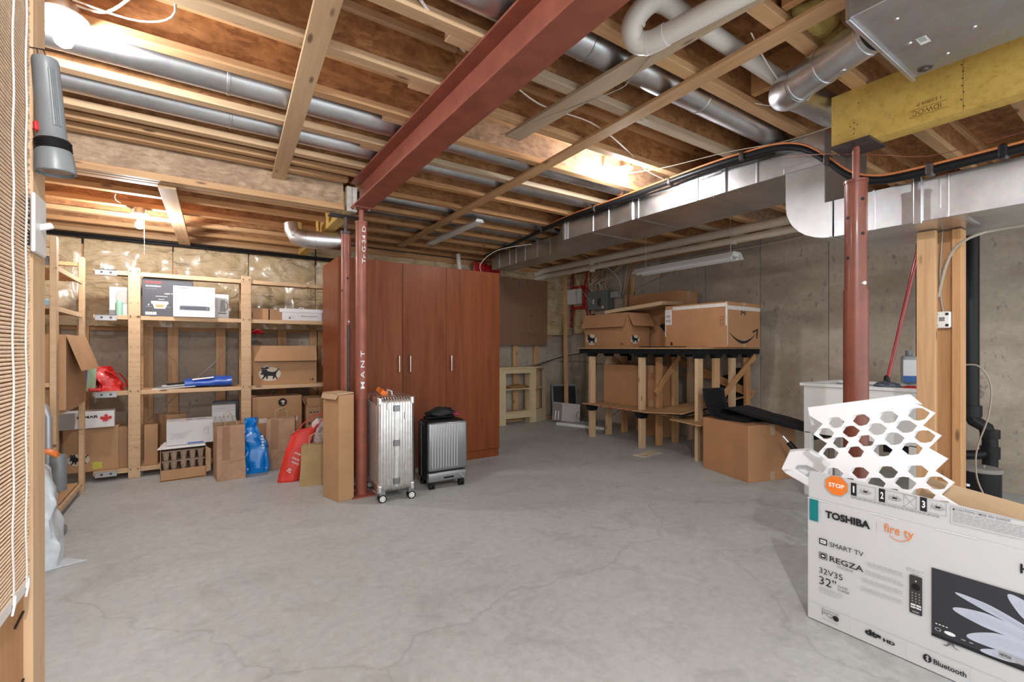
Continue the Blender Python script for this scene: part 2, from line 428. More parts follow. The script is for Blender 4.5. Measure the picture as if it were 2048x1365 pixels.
# ceiling: sub-floor sheet with joists as its parts (web with two flanges)
ceil = struct(MB().bx(XL-.1, XR+.2, YF-.1, YB+.1, ZJ+DJ, ZJ+DJ+.02).build('ceiling', OSB))
def joist(yfar, x0, x1, zb=ZJ, depth=DJ, web=OSB, fl=PINE_L, name='joist', wfl=.062, parent=None):
    yc = yfar-wfl/2
    L = x1-x0
    o = MB().bx(-L/2, L/2, -.006, .006, .036, depth-.036).build(name, web, parent or ceil); o.location = ((x0+x1)/2, yc, zb)
    for z in (0, depth-.038):
        f = MB().bx(-L/2, L/2, -wfl/2, wfl/2, z, z+.038).build('flange', fl, o, bevel=.002)
    return o
left_y = [-1.15, -.74, -.33, .09, .50, .92, 1.34, 1.745, 2.165, 2.56, 3.00, 3.43]
for k, y in enumerate(left_y): joist(y, XL+.01, 1.11 if k % 2 else 1.08, fl=PINE_L if k % 3 else PINE)
joist(3.60, XL+.01, 1.05, fl=PINE, wfl=.05); joist(3.775, XL+.01, .96, fl=PINE, wfl=.06)
right_y = [-1.08, -.66, -.25, .17, .58, .99, 1.405, 1.825, 2.25, 2.665, 3.07, 3.50, 3.915, 4.37, 4.79, 5.2, 5.62, 6.02]
for k, y in enumerate(right_y):
    bright = 5 <= k <= 9
    joist(y, (1.0 if y < 3.6 else 1.05), XR+.1, fl=(PINE_G if k in (7, 10) else PINE_O if k > 9 else PINE), web=OSB_L if k == 9 else OSB)  # one web paler, the nearby bulb's light put into its colour
# blocking and a doubled header near the ductwork
for x, y0, y1 in ((1.9, .6, .93), (2.42, 1.0, 1.34)):
    MB().bx(x, x+.038, y0, y1, ZJ+.04, ZJ+DJ-.04).build('blocking', PINE_O, ceil, bevel=.002)
for k, y in enumerate(left_y[6:11]):            # shim blocks over the steel beam
    MB().bx(.86, .985, y-.004, y+.052, ZJ, ZJ+.03).build('blocking', PINE_L, ceil, bevel=.002)
# lower joists beyond the girder, left side
for y, m_ in ((4.05, PINE), (4.37, PINE_O), (4.78, PINE_O), (5.20, PINE), (5.60, PINE_O)):
    joist(y, XL+.01, .92, zb=2.27, depth=.2, fl=m_)
MB().bx(XL, .95, 3.91, YB, 2.47, 2.49).build('sheathing', OSB, ceil)
for z in (2.262, 2.302, 2.342, 2.392):
    plank('plate', (XL, YB-.12+.01*(z > 2.3), z+.019), (1.0, YB-.12+.01*(z > 2.3), z+.019), .09, .037, PINE if z != 2.302 else PINE_O, ceil)
plank('plate', (1.0, YB-.10, 2.40), (4.9, YB-.10, 2.40), .06, .06, PINE_O, ceil)
# girder at the step of the ceiling
g = emp('girder', (-.19, 3.84, 2.245), 0, 'long strand-board girder with lumber flanges meeting the steel column', 'beam')
MB().bx(-1.15, 1.14, -.006, .006, .036, .39).build('web', OSB_L, g)
for y0, y1 in ((-.045, -.006), (.006, .045)):
    MB().bx(-1.15, 1.14, y0, y1-.002 if y0 < 0 else y1, 0, .045).build('flange', PINE if y0 < 0 else PINE_L, g, bevel=.002)
MB().bx(-1.15, 1.14, -.035, .035, .385, .44).build('flange', PINE, g, bevel=.002)
p = emp('post_block', (1.0, 3.83, 2.245), 0, 'short whitened wood post block between girder end and steel beam', 'block')
for x in (-.029, .012): MB().bx(x, x+.038, -.03, .03, 0, .20).build('ply', plain('whitened_wood', (.55, .51, .46), .7, vary=.2, vs=25), p, bevel=.002)

# ---- steel I-beam
b = emp('steel_beam', (1.05, .9, 2.245), 0, 'long red-primed steel I-beam crossing the ceiling above the columns', 'beam')
y0, y1 = -2.3, 2.82
MB().bx(-.075, .075, y0, y1, 0, .011).build('bottom_flange', RED, b, bevel=.002)
MB().bx(-.075, .075, y0, y1, .189, .2).build('top_flange', RED, b, bevel=.002)
MB().bx(-.004, .004, y0, y1, .011, .189).build('web', RED, b)
MB().bx(-.07, .07, y1-.10, y1-.01, -.008, 0).build('cap_plate', RED, b)
for x in (-.055, .055): MB().cyl((x, y1-.055, -.016), (x, y1-.055, -.008), .009, n=6).build('bolt', GALV, b)

def column(name, x, y, z_top, parts, label, plate, mat=RED):
    c = emp(name, (x, y, 0), 0, label, 'column')
    MB().bx(-plate, plate, -plate, plate, 0, .01).build('base_plate', mat, c, bevel=.001)
    for nm, r, z0, z1, mt in parts: MB().cyl((0, 0, z0), (0, 0, z1), r, n=32).build(nm, mt, c, smooth=40)
    return c
c1 = column('steel_column', 1.052, 3.69, 2.237, [('tube', .044, .01, 2.14, RED), ('screw', .018, 2.14, 2.235, RED)],
            'reddish steel column with chalk writing under the end of the steel beam', .09)
MB().lathe([(.0442, 2.125), (.0475, 2.125), (.0475, 2.143), (.02, 2.143)], n=32).build('collar', RED, c1, smooth=40)
# chalk writing wrapped on the tube: rotated upright lettering on the side towards the camera
def chalk(c, r, ang, z, txt, hgt, ln_, mat=INK_W):
    vs, fs = text_mesh(txt, .004); b_ = MB(); s_ = hgt; sz = ln_/max(a for a, _ in vs)
    bm = bmesh.new(); bv = [bm.verts.new((a, b, 0)) for a, b in vs]
    for f_ in fs:
        try: bm.faces.new([bv[i] for i in f_])
        except ValueError: pass
    bmesh.ops.triangulate(bm, faces=bm.faces)
    for k in range(3):          # cut long edges so the strokes follow the round tube
        es = [e_ for e_ in bm.edges if e_.calc_length() > .12]
        if es: bmesh.ops.subdivide_edges(bm, edges=es, cuts=1); bmesh.ops.triangulate(bm, faces=bm.faces)
    bm.verts.index_update(); vs = [(v_.co.x, v_.co.y) for v_ in bm.verts]; fs = [tuple(v_.index for v_ in f_.verts) for f_ in bm.faces]; bm.free()
    for a_, c_ in vs:
        th = ang + (c_*s_)/r*-1; b_.v.append(((r+.0012)*math.cos(th), (r+.0012)*math.sin(th), z + a_*sz))
    b_.f = fs; b_.build('lettering', mat, c)
aim = math.atan2(-3.69, -1.05)
chalk(c1, .044, aim+.75, 1.81, 'Tr G 24 D', .04, .29); chalk(c1, .044, aim+.55, .83, 'M A N T', .042, .30)
steel_d = plain('worn_dark_steel', (.09, .07, .065), .45, .5, vary=.3, vs=20)
c2 = column('adjustable_column', .992, 3.92, 2.237, [('lower_tube', .040, .01, 1.35, RED), ('upper_tube', .0375, 1.35, 2.10, RED), ('screw', .013, 2.10, 2.225, steel_d)],
            'slimmer adjustable steel column behind the chalk-marked one', .08)
MB().box((-.0, -.0, 2.229), (.26, .12, .01)).build('cap_plate', steel_d, c2, bevel=.001)
MB().lathe([(.0378, 2.08), (.042, 2.08), (.042, 2.105), (.014, 2.105)], n=28).build('collar', steel_d, c2, smooth=40)
a2 = math.atan2(-3.92, -.99)
for z, da in ((1.72, .35), (1.62, -.9)):
    MB().cyl((.030*math.cos(a2+da), .030*math.sin(a2+da), z), (.0382*math.cos(a2+da), .0382*math.sin(a2+da), z), .009, n=12).build('pin_hole', BLACK, c2)
MB().cyl((.03*math.cos(a2+.45), .03*math.sin(a2+.45), 1.365), (.052*math.cos(a2+.45), .052*math.sin(a2+.45), 1.365), .008, n=10).build('pin', GALV, c2)
MB().tube([(.043*math.cos(a2+.5), .043*math.sin(a2+.5), .8), (.043*math.cos(a2+.5), .043*math.sin(a2+.5), 1.34)], .011, 10).build('stiffener', steel_d, c2, smooth=50)
c3 = column('brown_column', 2.73, .975, 2.17, [('lower_tube', .053, .01, 1.44, BROWN_ST), ('upper_tube', .048, 1.44, 1.985, BROWN_ST), ('screw', .0155, 1.985, 2.16, RED)],
            'brown telescoping steel column holding the yellow beam by the ducts', .09, BROWN_ST)
MB().box((.02, 0, 2.163), (.20, .17, .012)).build('cap_plate', steel_d, c3, bevel=.001)
MB().lathe([(.0485, 1.975), (.052, 1.975), (.052, 1.99), (.016, 1.99)], n=28).build('collar', BROWN_ST, c3, smooth=40)
a3 = math.atan2(-.975, -2.73)
for z, da in ((1.885, -.55+1.15), (1.80, -.75), (1.715, .6), (1.60, -.75)):
    x_, y_ = math.cos(a3+da), math.sin(a3+da)
    MB().cyl((.04*x_, .04*y_, z), (.0487*x_, .0487*y_, z), .0085, n=12).build('pin_hole', BLACK, c3)
x_, y_ = math.cos(a3+.6), math.sin(a3+.6)
MB().cyl((.04*x_, .04*y_, 1.47), (.062*x_, .062*y_, 1.47), .009, n=10).build('pin', PVC, c3)

# ---- yellow laminated beam
l = emp('laminated_beam', (2.765, 1.08, 2.17), 0, 'yellow laminated wood beam resting on the brown column', 'beam')
for k in range(2): MB().bx(-.045+k*.046, -.001+k*.046, -2.2, 0, 0, .28).build('ply', LVLM, l, bevel=.001)
f = Face(l, (-.045, 0, 0), (0, -1, 0), (0, 0, 1))
brn = plain('brown_stamp_ink', (.20, .09, .01), .7)
f.text('IDWOC', .43, .067, .10, .022, brn, rot=PI); f.line(.32, .04, .45, .04, .002, brn); f.line(.32, .072, .45, .072, .002, brn)
f.text('I 12004-P', .43, .098, .085, .014, brn, rot=PI)
for x_, z_ in ((.1, .08), (.085, .095), (.115, .095), (.1, .11), (.1, .055), (.12, .2)): f.disc(x_, z_, .003, NAIL, 8)
for z_ in [.02+.03*i for i in range(9)]: f.disc(.50+.004*math.sin(z_*90), z_, .003, NAIL, 7)
f.line(.502, 0, .502, .28, .0015, brn); f.done()

h = emp('header_beam', (1.0, 3.96, 2.24), 0, 'yellow wood header running back from the slim column cap', 'beam')
for k in range(2): MB().bx(-.045+k*.046, -.001+k*.046, .0, 1.95, 0, .205).build('ply', LVLM, h, bevel=.002)

# ---- strapping boards nailed below the joists
def strap(p0, p1, label, mat=PINE, wd=.085, ht=.018):
    o = plank('strapping_board', p0, p1, wd, ht, mat, None, 0, .0015)
    return tag(o, label, 'board', 'strapping boards under the joists')
strap((1.585, 2.36, ZJ-.011), (1.79, -1.0, ZJ-.011), 'strapping board ending short beside the bare bright strand board', PINE_G, .11)
strap((2.10, 5.65, ZJ-.011), (1.93, -1.0, ZJ-.011), 'longest strapping board crossing the joists from corner towards the ducts', PINE, .09)
strap((.49, 3.98, ZJ-.036), (.30, -.2, ZJ-.011), 'wide pale strapping board left of the steel beam', PINE_L, .092, .02)
strap((-.185, 3.90, 2.245-.008), (-.13, 5.98, 2.245-.008), 'short strapping board beside the farthest lit bulb', PINE_L, .10, .02)

def smoothed(pts, n=6):
    P_ = [Vector(p) for p in pts]; out = []
    for i in range(len(P_)-1):
        a = P_[max(i-1, 0)]; b_ = P_[i]; c = P_[i+1]; d = P_[min(i+2, len(P_)-1)]
        for k in range(n):
            t_ = k/n; out.append(tuple(.5*((2*b_)+(c-a)*t_+(2*a-5*b_+4*c-d)*t_*t_+(3*b_-a-3*c+d)*t_**3)))
    return out+[tuple(P_[-1])]

# ================================================================ DUCTS AND PIPES
def pipe(y, z, r, x0, x1, label, mat=GALV, seams=(), name='round_duct', group='round ducts between the joists'):
    o = MB().cyl((x0, y, z), (x1, y, z), r, n=40).build(name, mat, None, smooth=40)
    tag(o, label, 'duct', group)
    for k, x in enumerate(seams):
        MB().lathe([(r+.0005, -.008), (r+.003, -.006), (r+.003, .006), (r+.0005, .008)], (x, y, z), 40, Matrix.Rotation(PI/2, 4, 'Y')).build('seam_ring', mat, o, smooth=30)
    return o
pipe(2.775, 2.535, .083, XL+.1, 3.04, 'wide silver round duct nearest of the left-hand pair', seams=(.12, 1.35, 2.2))
pipe(3.22, 2.53, .070, XL+.1, 3.04, 'slimmer silver round duct behind the left-hand pair', seams=(.15, 1.28, 2.2))
pipe(1.56, 2.54, .080, -.3, 3.04, 'silver round duct beside the white drain pipe', seams=(1.45, 2.3))
pipe(4.14, 2.53, .062, 1.15, 3.33, 'dull silver duct third from the back wall above wardrobe', GALV_D, (1.9,))
pipe(4.55, 2.53, .062, 1.15, 3.33, 'dull silver duct second from the back wall above wardrobe', GALV_D, (1.9,))
pipe(4.97, 2.53, .062, 1.75, 3.33, 'dull silver duct nearest the back wall above wardrobe', GALV_D)

# main duct: two rectangular sections with a taper, then drop and lower run
def duct(name, label, boxes):
    d = emp(name, (3.05, 1.47, 2.0), 0, label, 'duct')
    return d
md = emp('main_duct', (3.05, 1.46, 2.24), 0, 'big rectangular silver trunk duct running back below the joists', 'duct')
def prism_xy(b_, pts, z0, z1): b_.prism([(x, y, z0) for x, y in pts], (0, 0, z1-z0))
t = MB(); prism_xy(t, [(0, 0), (.61, 0), (.61, 2.15), (0, 2.15)], 0, .195); t.build('trunk', GALV, md, bevel=.003)
t = MB(); prism_xy(t, [(0, 2.15), (.61, 2.15), (.61, 2.6), (.31, 2.6)], 0, .195); t.build('taper', GALV, md, bevel=.003)
t = MB(); prism_xy(t, [(.31, 2.6), (.61, 2.6), (.61, 4.05), (.31, 4.05)], 0, .195); t.build('branch', GALV, md, bevel=.003)
for y in (.18, .42, .62, .97, 1.18, 1.52, 1.72, 2.08): MB().bx(-.006, 0, y, y+.012, 0, .195).build('seam_strip', GALV, md, bevel=.002)
for y in (.40, 1.24, 2.12): MB().bx(-.012, -.001, y, y+.035, -.003, .20).build('drive_cleat', GALV, md, bevel=.003)
for y in (2.75, 3.0, 3.25, 3.45, 3.6, 3.85): MB().bx(.304, .31, y, y+.01, 0, .195).build('seam_strip', GALV, md, bevel=.002)
for y in (.5, 1.2, 1.75): MB().bx(0.01, .60, y, y+.012, -.004, 0).build('seam_strip', GALV_D, md, bevel=.001)
for k, (y, x) in enumerate(((1.30, 0), (1.76, 0), (.10, 0), (2.68, .31), (3.09, .31), (3.51, .31))):
    b_ = MB(); b_.tube([(x-.05, y, .29), (x+.03, y, .29), (x+.10, y, .25), (x+.12, y, .19)], .068, 16)
    b_.build('takeoff', GALV, md, smooth=40)
md2 = emp('duct_drop', (3.05, 1.245, 1.8), 0, 'silver duct elbow dropping from the trunk beside brown column', 'duct')
prof = [(.222, .64), (.222, .23)]
for k in range(1, 9):
    a = PI/2*k/8; prof.append((.222-.26*(1-math.cos(a)), .23-.235*math.sin(a)+.0))
prof += [(-.04, .21), (0, .21), (0, .64)]
MB().prism([(0, y, z) for y, z in prof], (.61, 0, 0)).build('elbow', plain('bright_galvanised', (.66, .67, .69), .36, 1, vary=.12, vs=6, bump=.03), md2, bevel=.003)
MB().bx(-.008, 0, -.004, .230, .44, .475).build('drive_cleat', GALV, md2, bevel=.002)
MB().bx(-.006, 0, .035-.075, .05-.075, 0, .205).build('drive_cleat', GALV, md2, bevel=.002)
ld = emp('lower_duct', (3.05, 1.20, 1.795), 0, 'lower rectangular silver duct passing under the yellow beam', 'duct')
MB().bx(0, .61, -2.6, 0, 0, .215).build('trunk', GALV, ld, bevel=.003)
for y in (-.20, -.5): MB().bx(-.006, 0, y, y+.008, 0, .215).build('seam_strip', GALV, ld)
MB().bx(-.013, -.001, -.40, -.365, -.012, .24).build('drive_cleat', GALV, ld, bevel=.004)
MB().bx(-.004, 0, -.47, -.46, .05, .2).build('drive_cleat', GALV, ld)
for y, x in ((-.55, .1), (-.95, .3)): MB().bx(x, x+.2, y, y+.015, -.006, 0).build('seam_strip', GALV_D, ld)

# plenum box and fat round duct, upper right
pl = emp('plenum_box', (2.42, .36, 2.30), 0, 'large silver plenum box at the ceiling near the right edge', 'duct')
MB().bx(-.54, .10, -1.2, .33, 0, .145).build('body', GALV_D, pl, bevel=.003)
MB().bx(-.55, .11, .325, .34, -.012, .145).build('flange', GALV, pl, bevel=.002)
for x, y in ((-.40, .24), (-.2, .26), (-.12, .1), (-.3, -.02), (0, .2)):
    MB().lathe([(.0, -.004), (.006, -.004), (.008, 0), (0, 0)], (x, y, 0), 10).build('screw', GALV, pl, smooth=50)
MB().lathe([(.001, -.010), (.011, -.010), (.013, -.004), (.024, -.003), (.025, 0), (.001, 0)], (.05, .28, 0), 20).build('grommet', steel_d, pl, smooth=50)
f = Face(pl, (-.16, .10, 0), (1, 0, 0), (0, -1, 0)); f.rect(-.05, -.14, .01, -.11, WHITE)
for k in range(6): f.rect(-.045+k*.006, -.136, -.042+k*.006, -.116, GREYI, h=.0003)
f.done()
fd = emp('elbow_duct', (2.153, .752, 2.37), 0, 'fat silver round duct with elbow joining the plenum box', 'duct')
RD = .076
MB().cyl((0, -.045, 0), (.14, .29, 0), RD, n=40).build('straight', GALV, fd, smooth=40)
MB().tube([(.14, .29, 0), (.155, .325, .002), (.185, .36, .01), (.225, .385, .025), (.275, .395, .045)], RD+.004, 32).build('elbow', GALV, fd, smooth=28)
MB().tube([(.26, .393, .04), (.34, .40, .065), (.5, .41, .09), (.80, .42, .11)], RD, 32).build('run', GALV, fd, smooth=40)
for t_ in (.08, .62, 1.0):
    MB().tube([(.14*t_-.002, -.045+.335*t_-.006, 0), (.14*t_+.002, -.045+.335*t_+.006, 0)], RD+.003, 32).build('seam_ring', GALV, fd, smooth=40)
MB().lathe([(.001, .004), (.012, .003), (.013, 0), (.001, 0)], (.05, .08, -RD), 12, Matrix.Rotation(PI, 4, 'X')).build('screw', GALV, fd, smooth=50)

# duct elbow at the back left
e = emp('small_duct_elbow', (.90, 4.45, 2.14), 0, 'small silver duct elbow behind the slim steel column', 'duct')
MB().tube([(-.20, .16, .14), (-.195, .155, .08), (-.17, .14, .03), (-.12, .11, .005), (-.05, .07, -.005), (.25, -.02, -.005)], .078, 22).build('elbow', GALV, e, smooth=25)
for q in ((-.18, .145, .045), (-.08, .09, 0.0), (-.01, .055, -.005), (.20, -.005, -.005)):
    MB().tube([(q[0]-.006, q[1]+.003, q[2]), (q[0]+.006, q[1]-.003, q[2])], .082, 22).build('seam_ring', GALV, e, smooth=40)

# white PVC: U-bend + run in the joist bay
v = emp('drain_pipe', (1.5, 1.2, 2.4), 0, 'white PVC pipe with a U-bend hanging below the joists', 'pipe')
r_ = .038
MB().tube([(.26, -1.6, -.03), (-.005, -.02, -.035)], r_, 24).build('straight', PVC, v, smooth=40)
MB().tube(smoothed([(-.002, -.04, -.035), (-.017, .03, -.035), (-.05, .07, -.02), (-.085, .06, .02), (-.08, .02, .06), (-.04, -.01, .10), (.02, -.015, .115)], 4), r_+.004, 24).build('bend', PVC, v, smooth=40)
MB().tube([(0, -.015, .112), (1.55, .01, .112)], r_, 24).build('run', PVC, v, smooth=40)
for p_, q_ in (((-.017, .03, -.035), (-.021, .045, -.033)), ((-.082, .05, .03), (-.082, .042, .04)), ((-.03, -.012, .106), (-.015, -.014, .11))):
    MB().tube([p_, q_], r_+.0055, 24).build('joint_ring', PVC, v, smooth=40)
for k, (dz, yy, lab) in enumerate(((0, 0, 'upper beige PVC pipe above the hanging shop light'), (-.096, .03, 'lower beige PVC pipe above the hanging shop light'))):
    p = emp('drain_pipe', (4.60, 1.2, 2.35+dz), 0, lab, 'pipe')
    MB().tube([(0, 0, 0), (0, 4.75+yy, .05)], .047 if k == 0 else .036, 24).build('run', PVC_B, p, smooth=40)
    MB().tube([(0, 4.70, .05), (-.03, 4.82, .03), (-.12, 4.85, -.0)], .05 if k == 0 else .04, 20).build('bend', PVC_B, p, smooth=40)
    for yy_ in (1.1, 1.5, 3.6): MB().tube([(0, yy_, .012), (0, yy_+.05, .0125)], .050 if k == 0 else .039, 24).build('coupling', PVC_B, p, smooth=40)
# black back conduit pair
for k, (z, lab) in enumerate(((2.235, 'upper black conduit along the top of the insulated back wall'), (2.212, 'lower black conduit along the top of the insulated back wall'))):
    tag(MB().tube([(XL, YB-.19, z), (-.1, YB-.19, z+.004), (1.55, YB-.19, z)], .011, 8).build('conduit', BLK_P, None, smooth=50), lab, 'conduit', 'black conduits on the back wall')

# insulated line with orange tube along the main duct
ORT = plain('orange_tube', (.62, .22, .08), .4)
path = smoothed([(2.975, -.6, 2.03), (2.975, .1, 2.025), (2.975, .57, 2.022), (2.975, .87, 2.025), (2.975, .985, 2.045), (2.975, 1.088, 2.10), (2.975, 1.199, 2.219), (2.975, 1.318, 2.328), (2.975, 1.46, 2.388), (2.975, 1.65, 2.41), (2.98, 2.01, 2.425), (2.99, 2.8, 2.42), (3.0, 3.4, 2.425), (3.08, 4.0, 2.43), (3.2, 4.7, 2.435), (3.3, 5.6, 2.43)])
ln = tag(MB().tube(path, .021, 12).build('insulated_line', BLK_P, None, smooth=60), 'black insulated refrigerant line looping over the brown column top', 'pipe')
o2 = MB().tube([(x-.012, y, z+.024) for x, y, z in path[:-14]], .0065, 8).build('orange_tube', ORT, ln, smooth=60)
for q in ((2.975, 1.199, 2.219), (2.975, .75, 2.022), (2.975, .50, 2.022), (2.975, 1.70, 2.412), (2.99, 2.28, 2.425), (2.995, 3.1, 2.42), (3.08, 4.0, 2.43)):
    MB().box((q[0], q[1], q[2]+.004), (.058, .03, .062)).build('clamp', steel_d if q[1] > .7 else BLK_P, ln, bevel=.008)
tag(MB().tube([(2.99, 1.5, 2.37), (2.985, 1.9, 2.395), (2.985, 2.3, 2.38), (2.99, 2.8, 2.40), (3.0, 3.4, 2.39)], .007, 6).build('black_cable', BLK_P, None, smooth=60), 'thin black cable slung under the insulated line on the duct', 'cable')
# romex cables across the joists
def cable(name, pts, r, mat, label, cat='cable'):
    # smooth the polyline
    P_ = [Vector(p) for p in pts]; out = []
    for i in range(len(P_)-1):
        a = P_[max(i-1, 0)]; b_ = P_[i]; c = P_[i+1]; d = P_[min(i+2, len(P_)-1)]
        for k in range(5):
            t_ = k/5; out.append(.5*((2*b_)+(c-a)*t_+(2*a-5*b_+4*c-d)*t_*t_+(3*b_-a-3*c+d)*t_**3))
    out.append(P_[-1])
    return tag(MB().tube(out, r, 8, flat=.7).build(name, mat, None, smooth=60), label, cat)
cable('white_cable', [(.30, 1.15, 2.52), (.48, 1.42, 2.50), (.70, 1.66, 2.47), (.98, 1.84, 2.475)], .007, plain('bright_white_cable', (.85, .85, .84), .4), 'bright white cable crossing to the steel beam from upper left')
cable('white_cable', [(1.13, 1.84, 2.46), (1.5, 1.98, 2.455), (1.9, 2.0, 2.47), (2.3, 2.12, 2.47), (2.7, 2.28, 2.46), (2.95, 2.3, 2.44)], .005, CABLE, 'white cable sagging across joists right of the steel beam')
cable('white_cable', [(2.66, 2.40, 2.46), (2.75, 2.15, 2.44), (2.85, 1.75, 2.43), (3.0, 1.45, 2.43), (3.05, 1.2, 2.44)], .004, CABLE, 'thin cable from the right bulb fixture to the duct elbow')
cable('thin_wire', [(1.62, 1.30, 2.435), (1.66, 1.48, 2.405), (1.70, 1.62, 2.42), (1.60, 2.0, 2.43), (1.50, 2.35, 2.43)], .0022, CABLE_D, 'thin grey wire drooping beside the short strapping board')
cable('thin_wire', [(1.9, 1.05, 2.46), (2.2, 1.12, 2.44), (2.42, 1.12, 2.40), (2.45, 1.02, 2.44), (2.40, .98, 2.40), (2.5, 1.1, 2.38)], .003, CABLE, 'tangle of thin wires by the fat duct elbow')
cable('thin_wire', [(2.35, 1.28, 2.40), (2.42, 1.18, 2.37), (2.47, 1.05, 2.43), (2.52, .95, 2.47)], .003, CABLE, 'loose curled wire end below the fat duct elbow')
cable('thin_wire', [(3.02, .2, 2.12), (2.98, .7, 2.09), (2.80, .9, 2.11), (2.78, 1.1, 2.18), (3.0, 1.46, 2.34)], .0028, RED, 'thin reddish wire passing behind the column screw')
cable('thin_cable', [(-.12, 1.62, 2.60), (-.02, 1.85, 2.47), (.02, 1.98, 2.452)], .0018, CABLE, 'pull cord hanging across the left joists')
# yellow insulation tufts above elbow duct
for k, (x, y, z, sx, sy, sz) in enumerate(((2.16, .93, 2.55, .13, .08, .07), (2.40, .97, 2.55, .10, .09, .08))):
    def fn(u, v, x=x, y=y, z=z, sx=sx, sy=sy, sz=sz, k=k):
        th = 2*PI*u; ph = PI*v; n_ = 1+.35*noise.noise(Vector((math.cos(th)*2+k*5, math.sin(th)*2, ph*1.5)))
        return (x+sx*n_*math.sin(ph)*math.cos(th), y+sy*n_*math.sin(ph)*math.sin(th), z+sz*n_*math.cos(ph))
    tag(MB().grid(24, 14, fn, wrap=True).build('insulation_tuft', FLUFF, None, smooth=180), ('yellow fibreglass tuft between joists above the long strapping board', 'yellow fibreglass tuft beside the fat duct elbow')[k], 'insulation')

# ================================================================ BULB FIXTURES
GLOW = plain('lit_bulb', WARM, .5, emit=BULB)
GLOW_FILL = plain('fill_bulb', WARM, .5, emit=BULB*4.6)  # glow of the strong fill bulb added behind the camera
GLOW3 = plain('far_lit_bulb', WARM, .5, emit=BULB*1.5)
GLOW1 = plain('soft_lit_bulb', WARM, .5, emit=BULB*1.15)
def fixture(x, y, z, label, box=True, R0=.052, chain=0, name='bulb_fixture', glow=None):
    f = emp(name, (x, y, z), 0, label, 'lamp')
    if box: MB().lathe([(.001, .045), (.048, .045), (.05, .04), (.05, 0), (.001, 0)], n=28).build('junction_box', GALV, f, smooth=35)
    if 2.4 < z: MB().bx(-.008, .008, -.19, .17, .043, .048).build('bar_hanger', GALV_D, f)
    MB().lathe([(.001, 0), (R0+.006, 0), (R0+.008, -.006), (R0, -.011), (.030, -.014), (.022, -.032), (.0, -.032)], n=36).build('lamp_holder', WHITE_P, f, smooth=35)
    MB().lathe([(.001, -.032), (.014, -.032), (.014, -.048), (.020, -.060), (.029, -.078), (.030, -.092), (.024, -.108), (.012, -.117), (.001, -.119)], n=28).build('bulb', glow or GLOW, f, smooth=80)
    if chain: MB().tube([(.028, 0, -.02), (.030, 0, -.02-chain)], .0016, 6).build('pull_chain', WHITE_P, f)
    return f
fixture(-.435, 2.44, 2.425, 'lit bare bulb on a white holder beside the flashlight', R0=.068, glow=GLOW1)
fixture(-.40, 4.745, 2.224, 'lit bare bulb hanging farthest back above wooden shelves', chain=.30, glow=GLOW3)
fixture(2.62, 2.40, 2.49, 'lit bare bulb under the joists right of the steel beam', chain=.0)
fixture(2.1, -.7, 2.44, 'added unseen fill bulb on the ceiling behind the viewpoint', glow=GLOW1)  # added out of view as fill from the camera side
fixture(.15, -.55, 2.44, 'added unseen fill bulb behind the viewpoint near the partition', glow=GLOW_FILL)  # second unseen bulb, added to brighten the left foreground
cable('white_cable', [(-.40, 2.42, 2.47), (-.30, 2.38, 2.46), (-.18, 2.22, 2.50), (-.05, 2.0, 2.53)], .006, CABLE, 'white cable running up from the left bulb fixture')
cable('white_cable', [(-.40, 2.38, 2.465), (-.2, 2.36, 2.452), (-.08, 2.25, 2.47), (-.12, 2.08, 2.56)], .005, CABLE, 'looped white cable stapled beside the left bulb fixture')
cable('white_cable', [(-.44, 4.74, 2.25), (-.54, 4.71, 2.30), (-.54, 4.67, 2.34)], .004, CABLE, 'short white cable feeding the farthest bulb fixture')

# hanging fluorescent shop light
s = emp('shop_light', (4.35, 3.16, 2.06), 0, 'unlit white fluorescent shop light hung before the concrete wall', 'lamp')
MB().prism([(-.11, -.62, -.03), (-.06, -.62, .03), (.06, -.62, .03), (.11, -.62, -.03), (.105, -.62, -.034), (.055, -.62, .022), (-.055, -.62, .022), (-.105, -.62, -.034)], (0, 1.24, 0)).build('reflector', WHITE_P, s)
MB().bx(-.05, .05, -.61, .61, -.012, .022).build('ballast_cover', WHITE_P, s, bevel=.004)
for x in (-.05, .05): MB().cyl((x, -.59, -.03), (x, .59, -.03), .014, n=16).build('tube', WHITE, s, smooth=50)
for y in (-.55, .50):
    MB().tube([(0, y, .03), (0, y, .60)], .002, 6).build('chain', GALV, s)
# second small light fixture by the wardrobe top
s = emp('shop_light', (2.30, 4.75, 2.40), math.radians(0), 'small white strip fixture at the joists above wardrobe', 'lamp')
MB().prism([(-.05, -.75, .0), (-.03, -.75, .03), (.03, -.75, .03), (.05, -.75, .0)], (0, 1.2, 0)).build('reflector', WHITE_P, s)
for y in (-.7, .4): MB().tube([(0, y, .03), (0, y, .26)], .003, 6).build('hanger', GALV, s)

